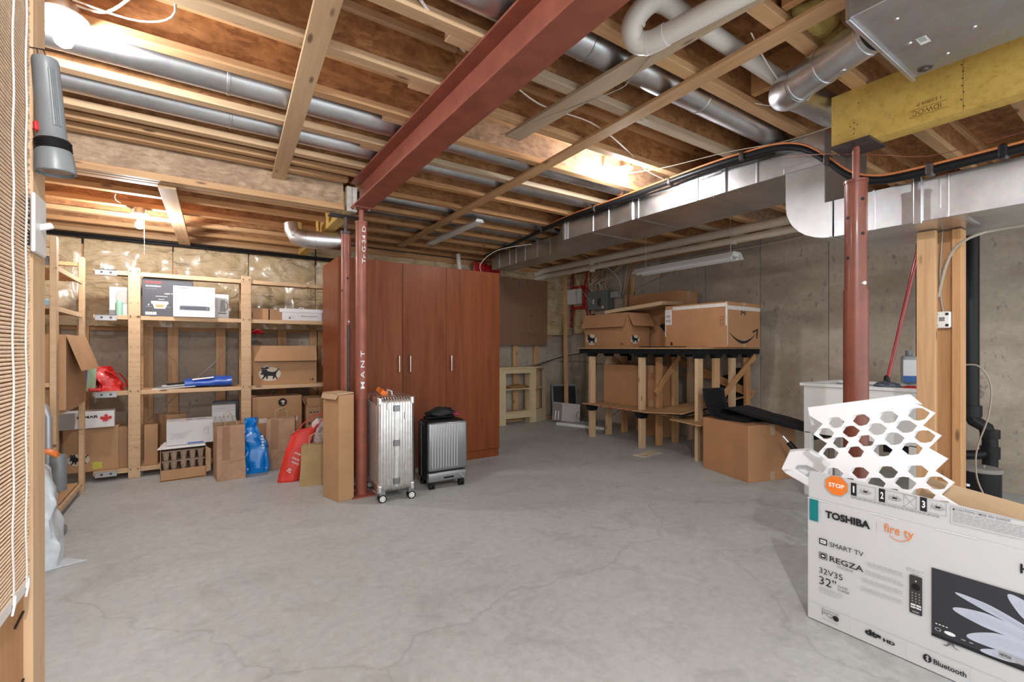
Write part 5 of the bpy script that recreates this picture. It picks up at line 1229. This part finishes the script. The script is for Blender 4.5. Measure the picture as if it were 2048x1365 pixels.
sh = MB().bx(4.13+ox, 5.25+ox, 3.20+oy, 4.52+oy, .425, .441).build('lower_shelf', PLY, wbn, bevel=.002)
for k, y in enumerate((4.15, 4.0, 3.9, 3.78, 3.68)): MB().bx(4.128+ox, 4.1295+ox, y+oy, y+.05+oy, .428, .438).build('red_mark', REDI, sh)
# loose boards on the shelf
o = tag(MB().prism([(4.02, 3.42, .443), (4.10, 2.98, .470), (5.1, 2.88, .60), (5.1, 3.40, .52)], (0, 0, .010)).build('loose_board', PLY, None), 'loose plywood sheet with felt sliding off the bench shelf', 'board')
MB().prism([(4.05, 3.38, .438), (4.12, 2.96, .455), (4.9, 2.92, .55), (4.9, 3.36, .50)], (0, 0, .004)).build('felt_side', BLK_F, o)
tag(MB().prism([(4.05, 3.10, .405), (4.02, 2.72, .39), (4.9, 2.72, .40), (4.9, 3.10, .41)], (0, 0, .010)).build('loose_board', PLY, None), 'lower loose plywood strip running towards the mat carton', 'board')
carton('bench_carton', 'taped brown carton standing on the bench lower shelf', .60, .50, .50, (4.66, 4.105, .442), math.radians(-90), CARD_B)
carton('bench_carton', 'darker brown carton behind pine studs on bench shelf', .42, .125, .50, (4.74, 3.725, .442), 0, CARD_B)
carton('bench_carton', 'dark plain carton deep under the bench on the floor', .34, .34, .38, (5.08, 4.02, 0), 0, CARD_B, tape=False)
# black tall board behind bench studs
tag(MB().prism([(5.22, 3.28, .45), (5.22, 2.92, .45), (5.22, 2.92, .92), (5.22, 3.06, .92), (5.22, 3.16, .84), (5.22, 3.28, .80)], (.02, 0, 0)).build('black_sheet', BLK_F, None), 'black felt sheet standing against wall behind the bench', 'sheet')
# blue clamp tool on wall, left of carton
e = emp('bar_clamp', (5.18, 4.70, .55), 0, 'blue bar clamp hanging behind the left end of bench', 'clamp')
MB().bx(-.01, .01, -.012, .012, -.3, .52).build('bar', plain('blue_steel', (.08, .20, .36), .35, .5), e, bevel=.002)
MB().bx(-.05, .05, -.04, .06, .42, .50).build('jaw', BLK_P, e, bevel=.004)
MB().cyl((-.055, .0, .42), (-.03, .0, .42), .018, n=12).build('knob', REDI, e, smooth=50)
cable('black_cable', [(5.05, 4.72, .95), (5.0, 4.80, .7), (5.0, 4.74, .5), (5.05, 4.70, .3), (4.95, 4.85, .12)], .004, BLK_P, 'black cord dangling beside the blue bar clamp')
tag(MB().lathe([(.010, 0), (.022, 0), (.022, .012), (.010, .012)], (5.0, 4.70, .56), 14, Matrix.Rotation(PI/2, 4, 'Y')).build('cord_plug', BLK_P, None, smooth=50), 'small black plug on the dangling cord', 'plug')

# ---- cartons on the bench top
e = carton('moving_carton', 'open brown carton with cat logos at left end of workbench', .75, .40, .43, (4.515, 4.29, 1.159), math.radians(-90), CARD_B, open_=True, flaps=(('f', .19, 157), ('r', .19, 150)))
f_ = front(e); catlogo(f_, .13, .105, .17); f_.text('14', .64, .03, .045, .03, BLACK, .02); f_.done()
f_ = right(e); catlogo(f_, .14, .10, .13); f_.done()
e = emp('flat_carton', (4.60, 3.98, 1.625), 0, 'flattened brown carton lying across the open cat carton', 'box')
e.rotation_euler = (math.radians(-4), math.radians(-3), math.radians(5))
MB().bx(-.26, .17, -.50, .34, 0, .045).build('body', CARD_L, e, bevel=.004)
MB().bx(-.26, .17, -.502, -.5005, .0, .02).build('flap', CARD, e)
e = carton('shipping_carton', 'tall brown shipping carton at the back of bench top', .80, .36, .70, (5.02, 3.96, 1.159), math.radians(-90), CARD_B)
f_ = front(e); f_.poly([(.50, .28), (.56, .22), (.60, .18), (.60, .28), (.57, .30)], BLACK); f_.done()
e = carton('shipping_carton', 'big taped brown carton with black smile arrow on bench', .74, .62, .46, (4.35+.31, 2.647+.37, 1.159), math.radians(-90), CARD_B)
f_ = front(e); f_.rect(.10, .41, .742, .445, TAPE_W); f_.rect(.0, .25, .09, .42, plain('shipping_label', (.66, .62, .58), .5)); barcode(f_, .012, .33, .06, .03, GREYI); barcode(f_, .012, .28, .06, .03, GREYI); squig(f_, .01, .40, .06, 2, .012)
f_.rect(.0, .12, .012, .40, TAPE_W, h=.0004); f_.rect(.725, .22, .742, .455, TAPE_W, h=.0004); f_.rect(.07, .02, .10, .06, plain('dark_red_print', (.10, .02, .015), .6)); f_.frame(.665, .22, .70, .31, .003, BLACK); f_.rect(.665, .24, .70, .243, BLACK); f_.rect(.665, .275, .70, .278, BLACK); f_.done()
f_ = right(e); f_.rect(.0, .38, .62, .42, TAPE_W); f_.text('P9', .245, .325, .09, .05, BLACK, .005)
# smile arrow
up = []; lo = []
for k in range(19):
    t_ = k/18; x = .04+.50*t_; yy = .17-.115*math.sin(PI*(.06+.88*t_))**1.0; th = .004+.026*math.sin(PI*min(1, t_*1.05))
    up.append((x, yy+th*.4)); lo.append((x, yy-th*.6))
for k in range(18): f_.poly([lo[k], lo[k+1], up[k+1], up[k]], BLACK)
f_.poly([(.46, .168), (.575, .20), (.555, .085), (.54, .095), (.545, .175), (.47, .152)], BLACK, h=.0003); f_.rect(-.0, .02, .01, .44, TAPE_W, h=.0004); f_.done()
tag(MB().bx(4.16, 4.19, 3.0, 3.6, 1.159, 1.168).build('black_strip', BLK_P, None), 'thin black strip lying on the bench front edge', 'strip')
tag(MB().grid(10, 6, lambda u, v: (4.35+.25*v, 4.62-.34*u, 1.60+.015*math.sin(u*8))).build('paper_sheet', plain('grey_paper', (.50, .47, .44), .6), None, smooth=180, solid=.002), 'grey paper peeping out of the open cat carton', 'papers')

# ---- floor carton with black mat
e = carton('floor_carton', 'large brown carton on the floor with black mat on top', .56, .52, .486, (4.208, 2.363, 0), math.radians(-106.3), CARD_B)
mat_ = MB()
path2 = [(-.42, .32), (-.36, .16), (-.30, .04), (-.22, .0), (-.10, -.0), (.0, .0), (.10, .005), (.05, .03), (-.06, .075), (-.14, .10), (-.185, .085), (-.19, .05), (-.16, .02)]
e = emp('rubber_mat', (4.04, 2.36, .490), math.radians(-92), 'black rubber mat curled and draped over the floor carton', 'mat')
lowp = [(-.30, .34, -.16), (-.285, .24, -.10), (-.26, .14, -.05), (-.22, .06, 0), (-.14, .012, .0), (.0, .008, 0), (.14, .008, 0)]
lowp = [(-.33, .24), (-.31, .14), (-.27, .055), (-.20, .012), (-.10, .004), (.05, .004)]
def sheet(prof, y0, y1, nm, skew=0.0):
    n = len(prof)-1
    def fn(u, v):
        t_ = u*n; i = min(int(t_), n-1); k = t_-i
        x = prof[i][0]+(prof[i+1][0]-prof[i][0])*k; z = prof[i][1]+(prof[i+1][1]-prof[i][1])*k
        return (x+skew*v, y0+(y1-y0)*v, z)
    return MB().grid(n*3, 4, fn).build(nm, BLK_F, e, smooth=60, solid=.008)
sheet([(-.335, .27), (-.32, .17), (-.285, .08), (-.23, .020), (-.12, .006), (.10, .006)], -.03, .30, 'lower_sheet', .0)
sheet([(.10, .012), (-.04, .012), (-.14, .022), (-.195, .045), (-.185, .085), (-.12, .105), (-.02, .09), (.12, .062), (.26, .044), (.42, .012), (.58, -.005), (.62, -.03), (.63, -.07)], -.01, .36, 'folded_sheet')
tag(MB().box((4.03, 3.37, .004), (.33, .15, .006), (0, 0, .12)).build('wood_offcut', plain('pale_offcut', (.64, .53, .40), .7, vary=.2, vs=9), None), 'thin square wood offcut lying on the concrete floor', 'board')
# slim black tool behind the foam
e = emp('black_rod', (4.05, 1.90, .0), 0, 'black tool handle with a chrome tip leaning low by sink', 'tool')
MB().cyl((-.05, .0, .38), (.0, -.2, .14), .022, n=16).build('grip', BLK_P, e, smooth=50)
MB().cyl((-.058, .04, .425), (-.05, .0, .38), .012, n=12).build('tip', GALV, e, smooth=50)

# ================================================================ RIGHT SIDE
# utility sink
sk = emp('utility_sink', (3.95, 1.45, 0), 0, 'white plastic utility sink behind the brown column', 'sink')
MB().bx(-.02, .035, -.42, .335, .855, .88).bx(.545, .60, -.42, .335, .855, .88).bx(.035, .545, -.42, -.37, .855, .88).bx(.035, .545, .285, .335, .855, .88).build('rim', WHITE_P, sk, bevel=.004)
m = MB(); 
for a in ((0, .58, -.40, -.39), (0, .58, .30, .31), (0, .01, -.39, .30), (.57, .58, -.39, .30)): m.bx(a[0], a[1], a[2], a[3], .50, .856)
m.bx(0, .58, -.40, .31, .49, .50); m.build('basin', WHITE_P, sk)
for x in (.0, .54):
    for y in (-.39, .26): MB().bx(x, x+.05, y, y+.05, 0, .5).build('leg', WHITE_P, sk, bevel=.004)
MB().cyl((.3, -.05, .2), (.3, -.05, .49), .03, n=16).build('drain', PVC, sk, smooth=50)
# remove the solid rim top: basin opening drawn as a recessed darker bottom
e = emp('mop', (4.02, 1.25, .872), 0, 'dust mop with red handle standing in the sink', 'mop')
MB().tube([(0, 0, .03), (.08, -.15, .95)], .012, 12).build('handle', plain('red_handle', (.34, .01, .015), .25, coat=.6), e, smooth=60)
MB().lathe([(.02, 0), (.016, .06), (.001, .07)], (0, 0, .02), 14).build('socket', BLK_P, e, smooth=50)
lump('mop_head', (0, 0, .012), (.085, .075, .03), plain('grey_microfibre', (.10, .11, .14), .95, vary=.6, vs=60, bump=1), 4, None, None, e)
lump('red_pad', (.0, -.13, .0), (.04, .05, .02), REDI, 5, None, None, e)
e = emp('jug', (4.53, 1.27, .882), math.radians(20), 'grey chemical jug with white and blue label on the sink', 'jug')
MB().bx(-.10, .10, -.045, .045, 0, .21).build('body', plain('translucent_grey', (.38, .38, .40), .4), e, bevel=.02, seg=3)
MB().cyl((0, 0, .21), (0, 0, .25), .022, n=16).build('cap', GREYP, e, smooth=50)
MB().bx(-.102, -.0995, -.04, .04, .01, .18).build('label', WHITE, e); MB().bx(-.103, -.1005, -.04, .04, .01, .06).build('label_band', BLUEI, e)

HOSE = plain('hose', (.34, .30, .24), .4)
# stud framing right
fr_ = emp('stud_frame', (3.30, .80, 0), 0, 'pine stud frame with a plastic outlet box under lower duct', 'wall framing')
def vs2(x0, x1, y0, y1, z1, mat, nm='stud'):
    o = MB().bx(-z1/2, z1/2, -(y1-y0)/2, (y1-y0)/2, -(x1-x0)/2, (x1-x0)/2).build(nm, mat, fr_, bevel=.002)
    M = Matrix(((0,0,1),(0,1,0),(-1,0,0))).to_4x4(); M.translation = Vector(((x0+x1)/2-3.30, (y0+y1)/2-.80, z1/2)); o.matrix_local = M
vs2(3.30, 3.338, .812, .892, 1.79, PINE); vs2(3.39, 3.43, .762, .842, 1.79, PINE_O, 'back_board'); vs2(3.36, 3.45, .722, .760, 1.79, PINE_O)
e = emp('outlet_box', (3.385, .797, 1.305), 0, 'white plastic electrical box nailed between the right studs', 'electrical box')
MB().bx(-.04, .0, -.035, .035, -.045, .045).build('box', WHITE_P, e, bevel=.006)
for y in (-.022, .022):
    for z in (-.03, .03): MB().cyl((-.045, y, z), (-.038, y, z), .007, n=12).build('screw', BLACK, e)
MB().bx(-.042, -.04, -.012, .01, -.008, .014).build('label', GREYI, e)
cable('white_cable', [(3.37, .797, 1.35), (3.365, .81, 1.50), (3.37, .80, 1.79)], .004, HOSE, 'white cable dropping to the electrical box on studs')
cable('white_cable', [(3.345, .812, 1.43), (3.33, .775, 1.60), (3.32, .73, 1.69), (3.32, .65, 1.735), (3.34, .55, 1.75), (3.36, .3, 1.755)], .007, HOSE, 'pale hose curving over the right stud frame')
ab = plain('black_abs', (.010, .010, .010), .42)
e = emp('drain_stack', (4.60, .94, 0), 0, 'black ABS drain stack on the wall right of studs', 'pipe')
MB().cyl((0, 0, .68), (0, 0, 2.4), .048, n=24).build('stack', ab, e, smooth=50)
MB().cyl((0, 0, .66), (0, 0, .74), .062, n=24).build('coupling', ab, e, smooth=50)
MB().tube([(0, 0, .68), (-.0, -.02, .63), (.0, -.08, .59), (0, -.10, .50), (0, -.10, .30)], .042, 18).build('bend', ab, e, smooth=40)
MB().cyl((0, -.10, .52), (0, -.10, .58), .052, n=22).build('coupling', ab, e, smooth=50)
MB().cyl((0, -.10, .38), (0, -.10, .46), .052, n=22).build('coupling', ab, e, smooth=50)
MB().tube([(0, -.10, .42), (-.05, -.05, .40), (-.1, .05, .385), (-.15, .28, .38), (-.2, .45, .38)], .033, 16).build('branch', ab, e, smooth=40)
MB().box((-.128, .17, .384), (.07, .03, .05)).build('label', INK_W, e)
e = emp('floor_cleanout', (4.18, .80, 0), 0, 'black round cleanout canister with grey lid by the wall', 'canister')
MB().lathe([(.001, 0), (.088, 0), (.09, .02), (.09, .36), (.001, .36)], n=32).build('body', ab, e, smooth=35)
MB().lathe([(.001, .36), (.097, .36), (.099, .372), (.095, .384), (.001, .386)], n=32).build('lid', plain('dusty_grey', (.22, .20, .18), .7), e, smooth=35)
MB().box((0, 0, .392), (.05, .035, .014)).build('lug', GALV_D, e, bevel=.003); MB().box((-.075, .045, .27), (.03, .015, .015), (0, 0, -.9)).build('label', INK_W, e)
cable('white_hose', [(3.48, .73, 1.06), (3.50, .68, 1.05), (3.52, .64, .95), (3.52, .65, .78), (3.50, .69, .60), (3.50, .69, .45), (3.52, .66, .34)], .0055, HOSE, 'thin pale hose hanging beside the black drain stack')

# ---- television carton, right foreground
PW = plain('matte_white_print', (.57, .57, .575), .42)
tv = emp('television_carton', (2.157, .946, 0), math.radians(-90), 'open white television carton with product pictures in right foreground', 'box')
W_, D_, H_ = .76, .135, .515
m = MB(); t = .004
m.bx(0, W_, 0, t, 0, H_).bx(0, t, t, D_, 0, H_).bx(W_-t, W_, t, D_, 0, H_).bx(0, W_, 0, D_, 0, t)
m.build('body', PW, tv, bevel=.001)
MB().bx(0, W_, D_-t, D_, 0, H_).build('back_panel', CARD_L, tv)
def slab(pts, th, nm, mat): 
    n = (Vector(pts[1])-Vector(pts[0])).cross(Vector(pts[3])-Vector(pts[0])).normalized()*th
    MB().prism(pts, n).build(nm, mat, tv, bevel=.0008)
slab([(.004, -.001, H_+.001), (W_, -.001, H_-.001), (W_, -.004, .60), (.035, -.004, .632), (.010, -.004, .628), (.004, -.003, .60)], -.003, 'front_flap', PW)
slab([(.30, D_+.002, H_-.002), (W_, D_+.002, H_-.002), (W_, D_+.02, .600), (.36, D_+.02, .655)], .003, 'back_flap', CARD_L)
slab([(.002, D_+.002, H_-.002), (.30, D_+.002, H_-.002), (.36, D_+.02, .655), (.01, D_+.02, .67)], .003, 'back_flap', CARD_L) if False else None
F = Face(tv, (0, -.0, 0), (1, 0, 0), (0, 0, 1), .0065)
oc = [(.110+.041*math.cos(PI/8+k*PI/4)*1.02, .590+.041*math.sin(PI/8+k*PI/4)) for k in range(8)]
ocw = [(.110+.044*math.cos(PI/8+k*PI/4)*1.02, .590+.044*math.sin(PI/8+k*PI/4)) for k in range(8)]
F.poly(ocw, LGREYI); F.poly(oc, ORANGE, h=.0003); F.text('STOP', .082, .582, .056, .017, INK_W, .03, h=.0008)
for (x0, x1, n_) in ((.161, .242, '1'), (.253, .365, '2'), (.375, .446, '3')):
    F.frame(x0, .566, x1, .614, .0009, GREYI); F.rect(x0, .566, x0+.019, .616, BLACK, h=.0003); F.text(n_, x0+(.007 if n_ == '1' else .005), .578, .005 if n_ == '1' else .0095, .026, INK_W, .03, h=.0008)
    F.disc(x0+.05, .590, .018, LGREYI, 14, .008, h=.0003); F.rect(x0+.042, .588, x0+.055, .594, BLACK, h=.0006)
    for k in range(3): F.line(x0+.028+k*.012, .578, x0+.034+k*.012, .604, .0008, GREYI, h=.0005)
F.frame(.328, .566, .365, .612, .0009, GREYI, h=.0004); F.line(.329, .567, .364, .611, .001, GREYI, h=.0005); F.line(.329, .611, .364, .567, .001, GREYI, h=.0005)
squig(F, .161, .560, .275, 2, .0045, GREYI, .0016, (.95, 1))
F.frame(.456, .545, .745, .606, .0009, GREYI); F.text('CAUTION / MISE EN GARDE', .47, .594, .13, .0075, GREYI, .01); F.poly([(.461, .594), (.4685, .594), (.4648, .602)], BLACK); squig(F, .463, .587, .27, 6, .0065, LGREYI, .002, (.85, 1))
F.rect(.010, .422, .043, .512, TEAL)
F.text('TOSHIBA', .070, .449, .155, .030, BLACK, .045); F.rect(.245, .447, .2458, .487, GREYI); F.text('fire tv', .269, .455, .088, .034, ORANGE, .0)
for k in range(10):
    a = k/10; b_ = (k+1)/10; g_ = lambda t_: .447-.012*math.sin(PI*t_)
    F.line(.285+.055*a, g_(a), .285+.055*b_, g_(b_), .0022, ORANGE)
F.poly([(.336, .452), (.346, .455), (.344, .444)], ORANGE)
F.rect(.047, .333, .076, .357, BLACK); F.rect(.051, .338, .072, .352, INK_W, h=.0003); F.text('SMART', .053, .342, .016, .006, BLACK, .02, h=.0005); F.text('SMART TV', .086, .334, .117, .019, BLACK, 0)
F.frame(.047, .272, .076, .300, .002, BLACK); F.rect(.052, .277, .071, .295, BLACK); F.rect(.056, .283, .067, .289, INK_W, h=.0003); F.text('REGZA', .086, .274, .117, .022, BLACK, .01); F.text('ENGINE', .114, .258, .055, .010, GREYI, 0)
F.text('32V35', .047, .212, .085, .023, BLACK, -.003); F.text('32"', .047, .166, .062, .034, BLACK, -.003); F.text('CLASS', .115, .180, .034, .008, BLACK, 0); F.text('CLASSE', .115, .167, .040, .008, BLACK, 0); squig(F, .047, .152, .095, 3, .009, LGREYI, .002)
for k, (x, w_) in enumerate(((.215, .115), (.21, .12), (.20, .13), (.195, .13))):
    z = .318-.034*k; squig(F, x, z, w_, 2, .008, LGREYI, .0022, (.9, 1)); F.line(x-.004, z-.014, x+w_, z-.014, .0008, LGREYI)
squig(F, .335, .345, .05, 2, .007, LGREYI, .002); F.text('alexa', .352, .326, .02, .006, GREYI, .01)
F.poly([(.347, .325), (.379, .325), (.381, .322), (.381, .190), (.379, .187), (.347, .187), (.345, .190), (.345, .322)], plain('remote_print', (.035, .033, .034), .4))
F.disc(.363, .285, .0125, plain('remote_dial', (.012, .012, .013), .3), 20, h=.0003); F.disc(.363, .306, .0022, INK_W, 8, h=.0004)
for r_ in range(6):
    for c_ in range(3): F.disc(.353+.010*c_, .262-.010*r_, .0022, LGREYI, 6, h=.0004)
for r_ in range(2):
    for c_ in range(2): F.rect(.3485+.016*c_, .216-.009*r_, .362+.016*c_, .222-.009*r_, INK_W, h=.0004)
F.text('TOSHIBA', .353, .193, .020, .0035, INK_W, .02, h=.0006)
F.text('HDR', .621, .440, .08, .030, BLACK, .02)
# printed television with petals
NAVY = plain('dark_screen_print', (.028, .029, .035), .35); F.rect(.407, .140, W_-.002, .374, NAVY); F.rect(.407, .134, W_-.002, .1425, BLACK, h=.0022)
PET = plain('petal_print', (.48, .51, .60), .4); PET2 = plain('petal_shadow_print', (.32, .35, .45), .4)
def petal(tip, root, wd, mat, h_, bend=0.0):
    T = Vector(tip); Q = Vector(root); d = Q-T; L_ = d.length; d.normalize(); nn = Vector((-d.y, d.x)); up, dn = [], []
    for k in range(25):
        t_ = (k/24)**1.6; ww = wd*(min(1, t_/.30)**.5)*(1-.55*max(0, t_-.35)); c = T+d*L_*t_+nn*bend*math.sin(PI*t_)
        up.append(c+nn*ww); dn.append(c-nn*ww)
    def cl(p): return (min(max(p.x, .4095), W_-.003), min(max(p.y, .1425), .372))
    for k in range(24): F.poly([cl(up[k]), cl(up[k+1]), cl(dn[k+1]), cl(dn[k])], mat, h=h_)
    for j in range(-3, 4):
        for k in range(7, 23):
            a_ = T+d*L_*((k/24)**1.6)+nn*(bend*math.sin(PI*(k/24)**1.6)+wd*.24*j*(1-.6*k/24)); b_ = T+d*L_*(((k+1)/24)**1.6)+nn*(bend*math.sin(PI*((k+1)/24)**1.6)+wd*.24*j*(1-.6*(k+1)/24))
            if .144 < a_.y < .370 and a_.x < W_-.006 and .144 < b_.y < .370 and b_.x < W_-.006 and (k+j) % 9: F.line(a_.x, a_.y, b_.x, b_.y, .0007, PET2, h=h_+.0002)
petal((.595, .362), (.72, .22), .026, PET, .0003, .01)
petal((.66, .372), (.73, .22), .03, PET, .0005)
petal((.468, .312), (.72, .225), .013, PET, .0007, .012)
petal((.462, .255), (.72, .215), .024, PET, .0010, .012)
petal((.497, .178), (.73, .20), .026, PET, .0013, .014)
petal((.53, .148), (.72, .19), .016, PET, .0016)
F.disc(.424, .163, .0085, LGREYI, 16, .006, h=.0005); F.disc(.424, .163, .0055, BLACK, 12, .004, h=.0007); F.disc(.455, .163, .015, INK_W, 20, .0065, h=.0005)
for k in range(4): F.rect(.417+.009*k, .180, .4225+.009*k, .183, INK_W, h=.0005)
F.rect(.484, .158, .495, .1615, LGREYI, h=.0005); F.rect(.504, .158, .513, .1615, LGREYI, h=.0005)
F.poly([(.573, .150), (.605, .150), (.605, .172), (.573, .172)], LGREYI, h=.0025); F.text('NETFLIX', .576, .157, .026, .008, BLACK, .02, h=.003); F.rect(.609, .152, .64, .170, LGREYI, h=.0025)
F.poly([(.436, .117), (.447, .121), (.452, .134), (.464, .134), (.468, .121), (.482, .117), (.470, .117), (.459, .127), (.446, .115)], plain('stand_print', (.12, .12, .14), .4))
F.rect(.008, .078, W_-.004, .0788, GREYI)
F.text('Essential', .058, .063, .060, .008, GREYI, 0); F.text('PQ', .058, .038, .040, .021, GREYI, -.002); F.disc(.108, .047, .011, BLACK, 12); F.text('Technology', .058, .022, .060, .009, LGREYI, 0)
for x in (.155, .335, .505): F.rect(x, .012, x+.0006, .068, LGREYI)
F.text('dts', .208, .038, .052, .024, BLACK, .06); F.text('HD', .266, .038, .036, .013, BLACK, .05)
F.disc(.395, .045, .012, BLACK, 24, .014); F.line(.391, .039, .399, .050, .0012, INK_W, h=.0004); F.line(.391, .051, .399, .040, .0012, INK_W, h=.0004); F.line(.395, .034, .395, .056, .0012, INK_W, h=.0004); F.line(.395, .056, .399, .050, .0012, INK_W, h=.0004); F.line(.395, .034, .399, .040, .0012, INK_W, h=.0004)
F.text('Bluetooth', .412, .035, .085, .018, BLACK, .02)
for x0, x1 in ((.0, .09), (.22, .31), (.42, .52)): F.rect(x0, H_-.002, x1, H_, INK_W, h=.0006)
F.done()

# ---- foam lattice sheet standing in the carton
fm = emp('foam_lattice', (2.222, .858, .537), 0, 'white foam lattice sheet sticking out of television carton', 'foam')
m = MB(); q, p_ = .094, .042; TH = .030
cells = {}
rows = 10
def inside(x, z): return True
quads = []
for r_ in range(-1, rows):
    for c_ in range(-1, 5):
        cx = c_*q+(q/2 if r_ % 2 else 0); cz = r_*p_
        if cx < .0 or cx > .335: continue
        if cz > .30: continue
        cells[(r_, c_)] = (cx, cz)
solid_rows = (3,)
jr = random.Random(3)
for (r_, c_), (cx, cz) in cells.items():
    outer = [(q/2, 0), (q/4, p_/2), (0, p_), (-q/4, p_/2), (-q/2, 0), (-q/4, -p_/2), (0, -p_), (q/4, -p_/2)]
    s_ = 1+jr.uniform(-.05, .05)
    inner = [(.036*s_, 0), (.0195, .0205), (0, .0235*s_), (-.0195, .0205), (-.036*s_, 0), (-.0195, -.0205), (0, -.0235*s_), (.0195, -.0205)]
    o = len(m.v)
    for h_ in (0, TH):
        for lst in (outer, inner):
            m.v += [(h_, -(cx+a), cz+b_) for a, b_ in lst]
    if r_ in solid_rows:
        m.f += [tuple(o+i for i in range(8)), tuple(o+16+i for i in reversed(range(8)))]
    for i in range(8):
        j = (i+1) % 8
        if r_ not in solid_rows:
            m.f += [(o+i, o+j, o+8+j, o+8+i), (o+16+i, o+24+i, o+24+j, o+16+j), (o+8+i, o+8+j, o+24+j, o+24+i)]
        m.f.append((o+i, o+16+i, o+16+j, o+j))
m.f = m.f
body = MB(); body.v = m.v; body.f = m.f
# solid top bar
zt = 8*p_-.0
bar = [(-q/2, 7*p_-.0), (-q/4, 7.5*p_)]
poly = [(.0-q/2, .30), (.0-q/2, .40), (.43, .40), (.455, .335), (.43, .325)]
lo_ = []
x = -q/2
zz_ = 7*p_
edge_ = []
for k in range(7, -2, -1): edge_.append((k*q/2, zz_+(p_ if k % 2 else 0)+.0))
edge_ = [(x_, z_) for x_, z_ in edge_ if x_ <= .34]
body.prism([(0, -a, b_) for a, b_ in [(-q/2, zz_+.078), (.318, zz_+.078), (.345, zz_+.036)]+edge_+[(-q/2, zz_)]], (TH, 0, 0))
ob = body.build('lattice', FOAMW, fm, bevel=0)
fm.rotation_euler = (math.radians(-14), math.radians(7), 0)
# foam corner block
e = emp('foam_block', (2.44, 1.025, .47), 0, 'white moulded foam end block leaning beside television carton', 'foam')
e.rotation_euler = (0, 0, math.radians(22)); e.scale = (1.1, 1.12, 1.1)
m = MB()
prof_ = [(-.05, .125), (.03, .17), (.075, .165), (.105, .155), (.135, .075), (.120, .062), (.09, .075), (.075, .10), (.04, .105), (-.02, .075), (-.05, .03)]
m.prism([(0, y, z) for y, z in prof_], (.045, 0, 0))
m.prism([(0, .135, .078), (0, .120, .058), (0, -.01, -.01), (0, -.03, .0), (0, -.035, .03), (0, -.015, .04), (0, .04, .055), (0, .09, .085)], (.05, 0, 0))
m.prism([(.045, y, z) for y, z in ((-.05, .125), (.03, .17), (.105, .155), (.135, .075), (-.03, .0), (-.05, .03))], (.03, 0, 0))
m.build('block', FOAMW, e, bevel=.004, seg=2)
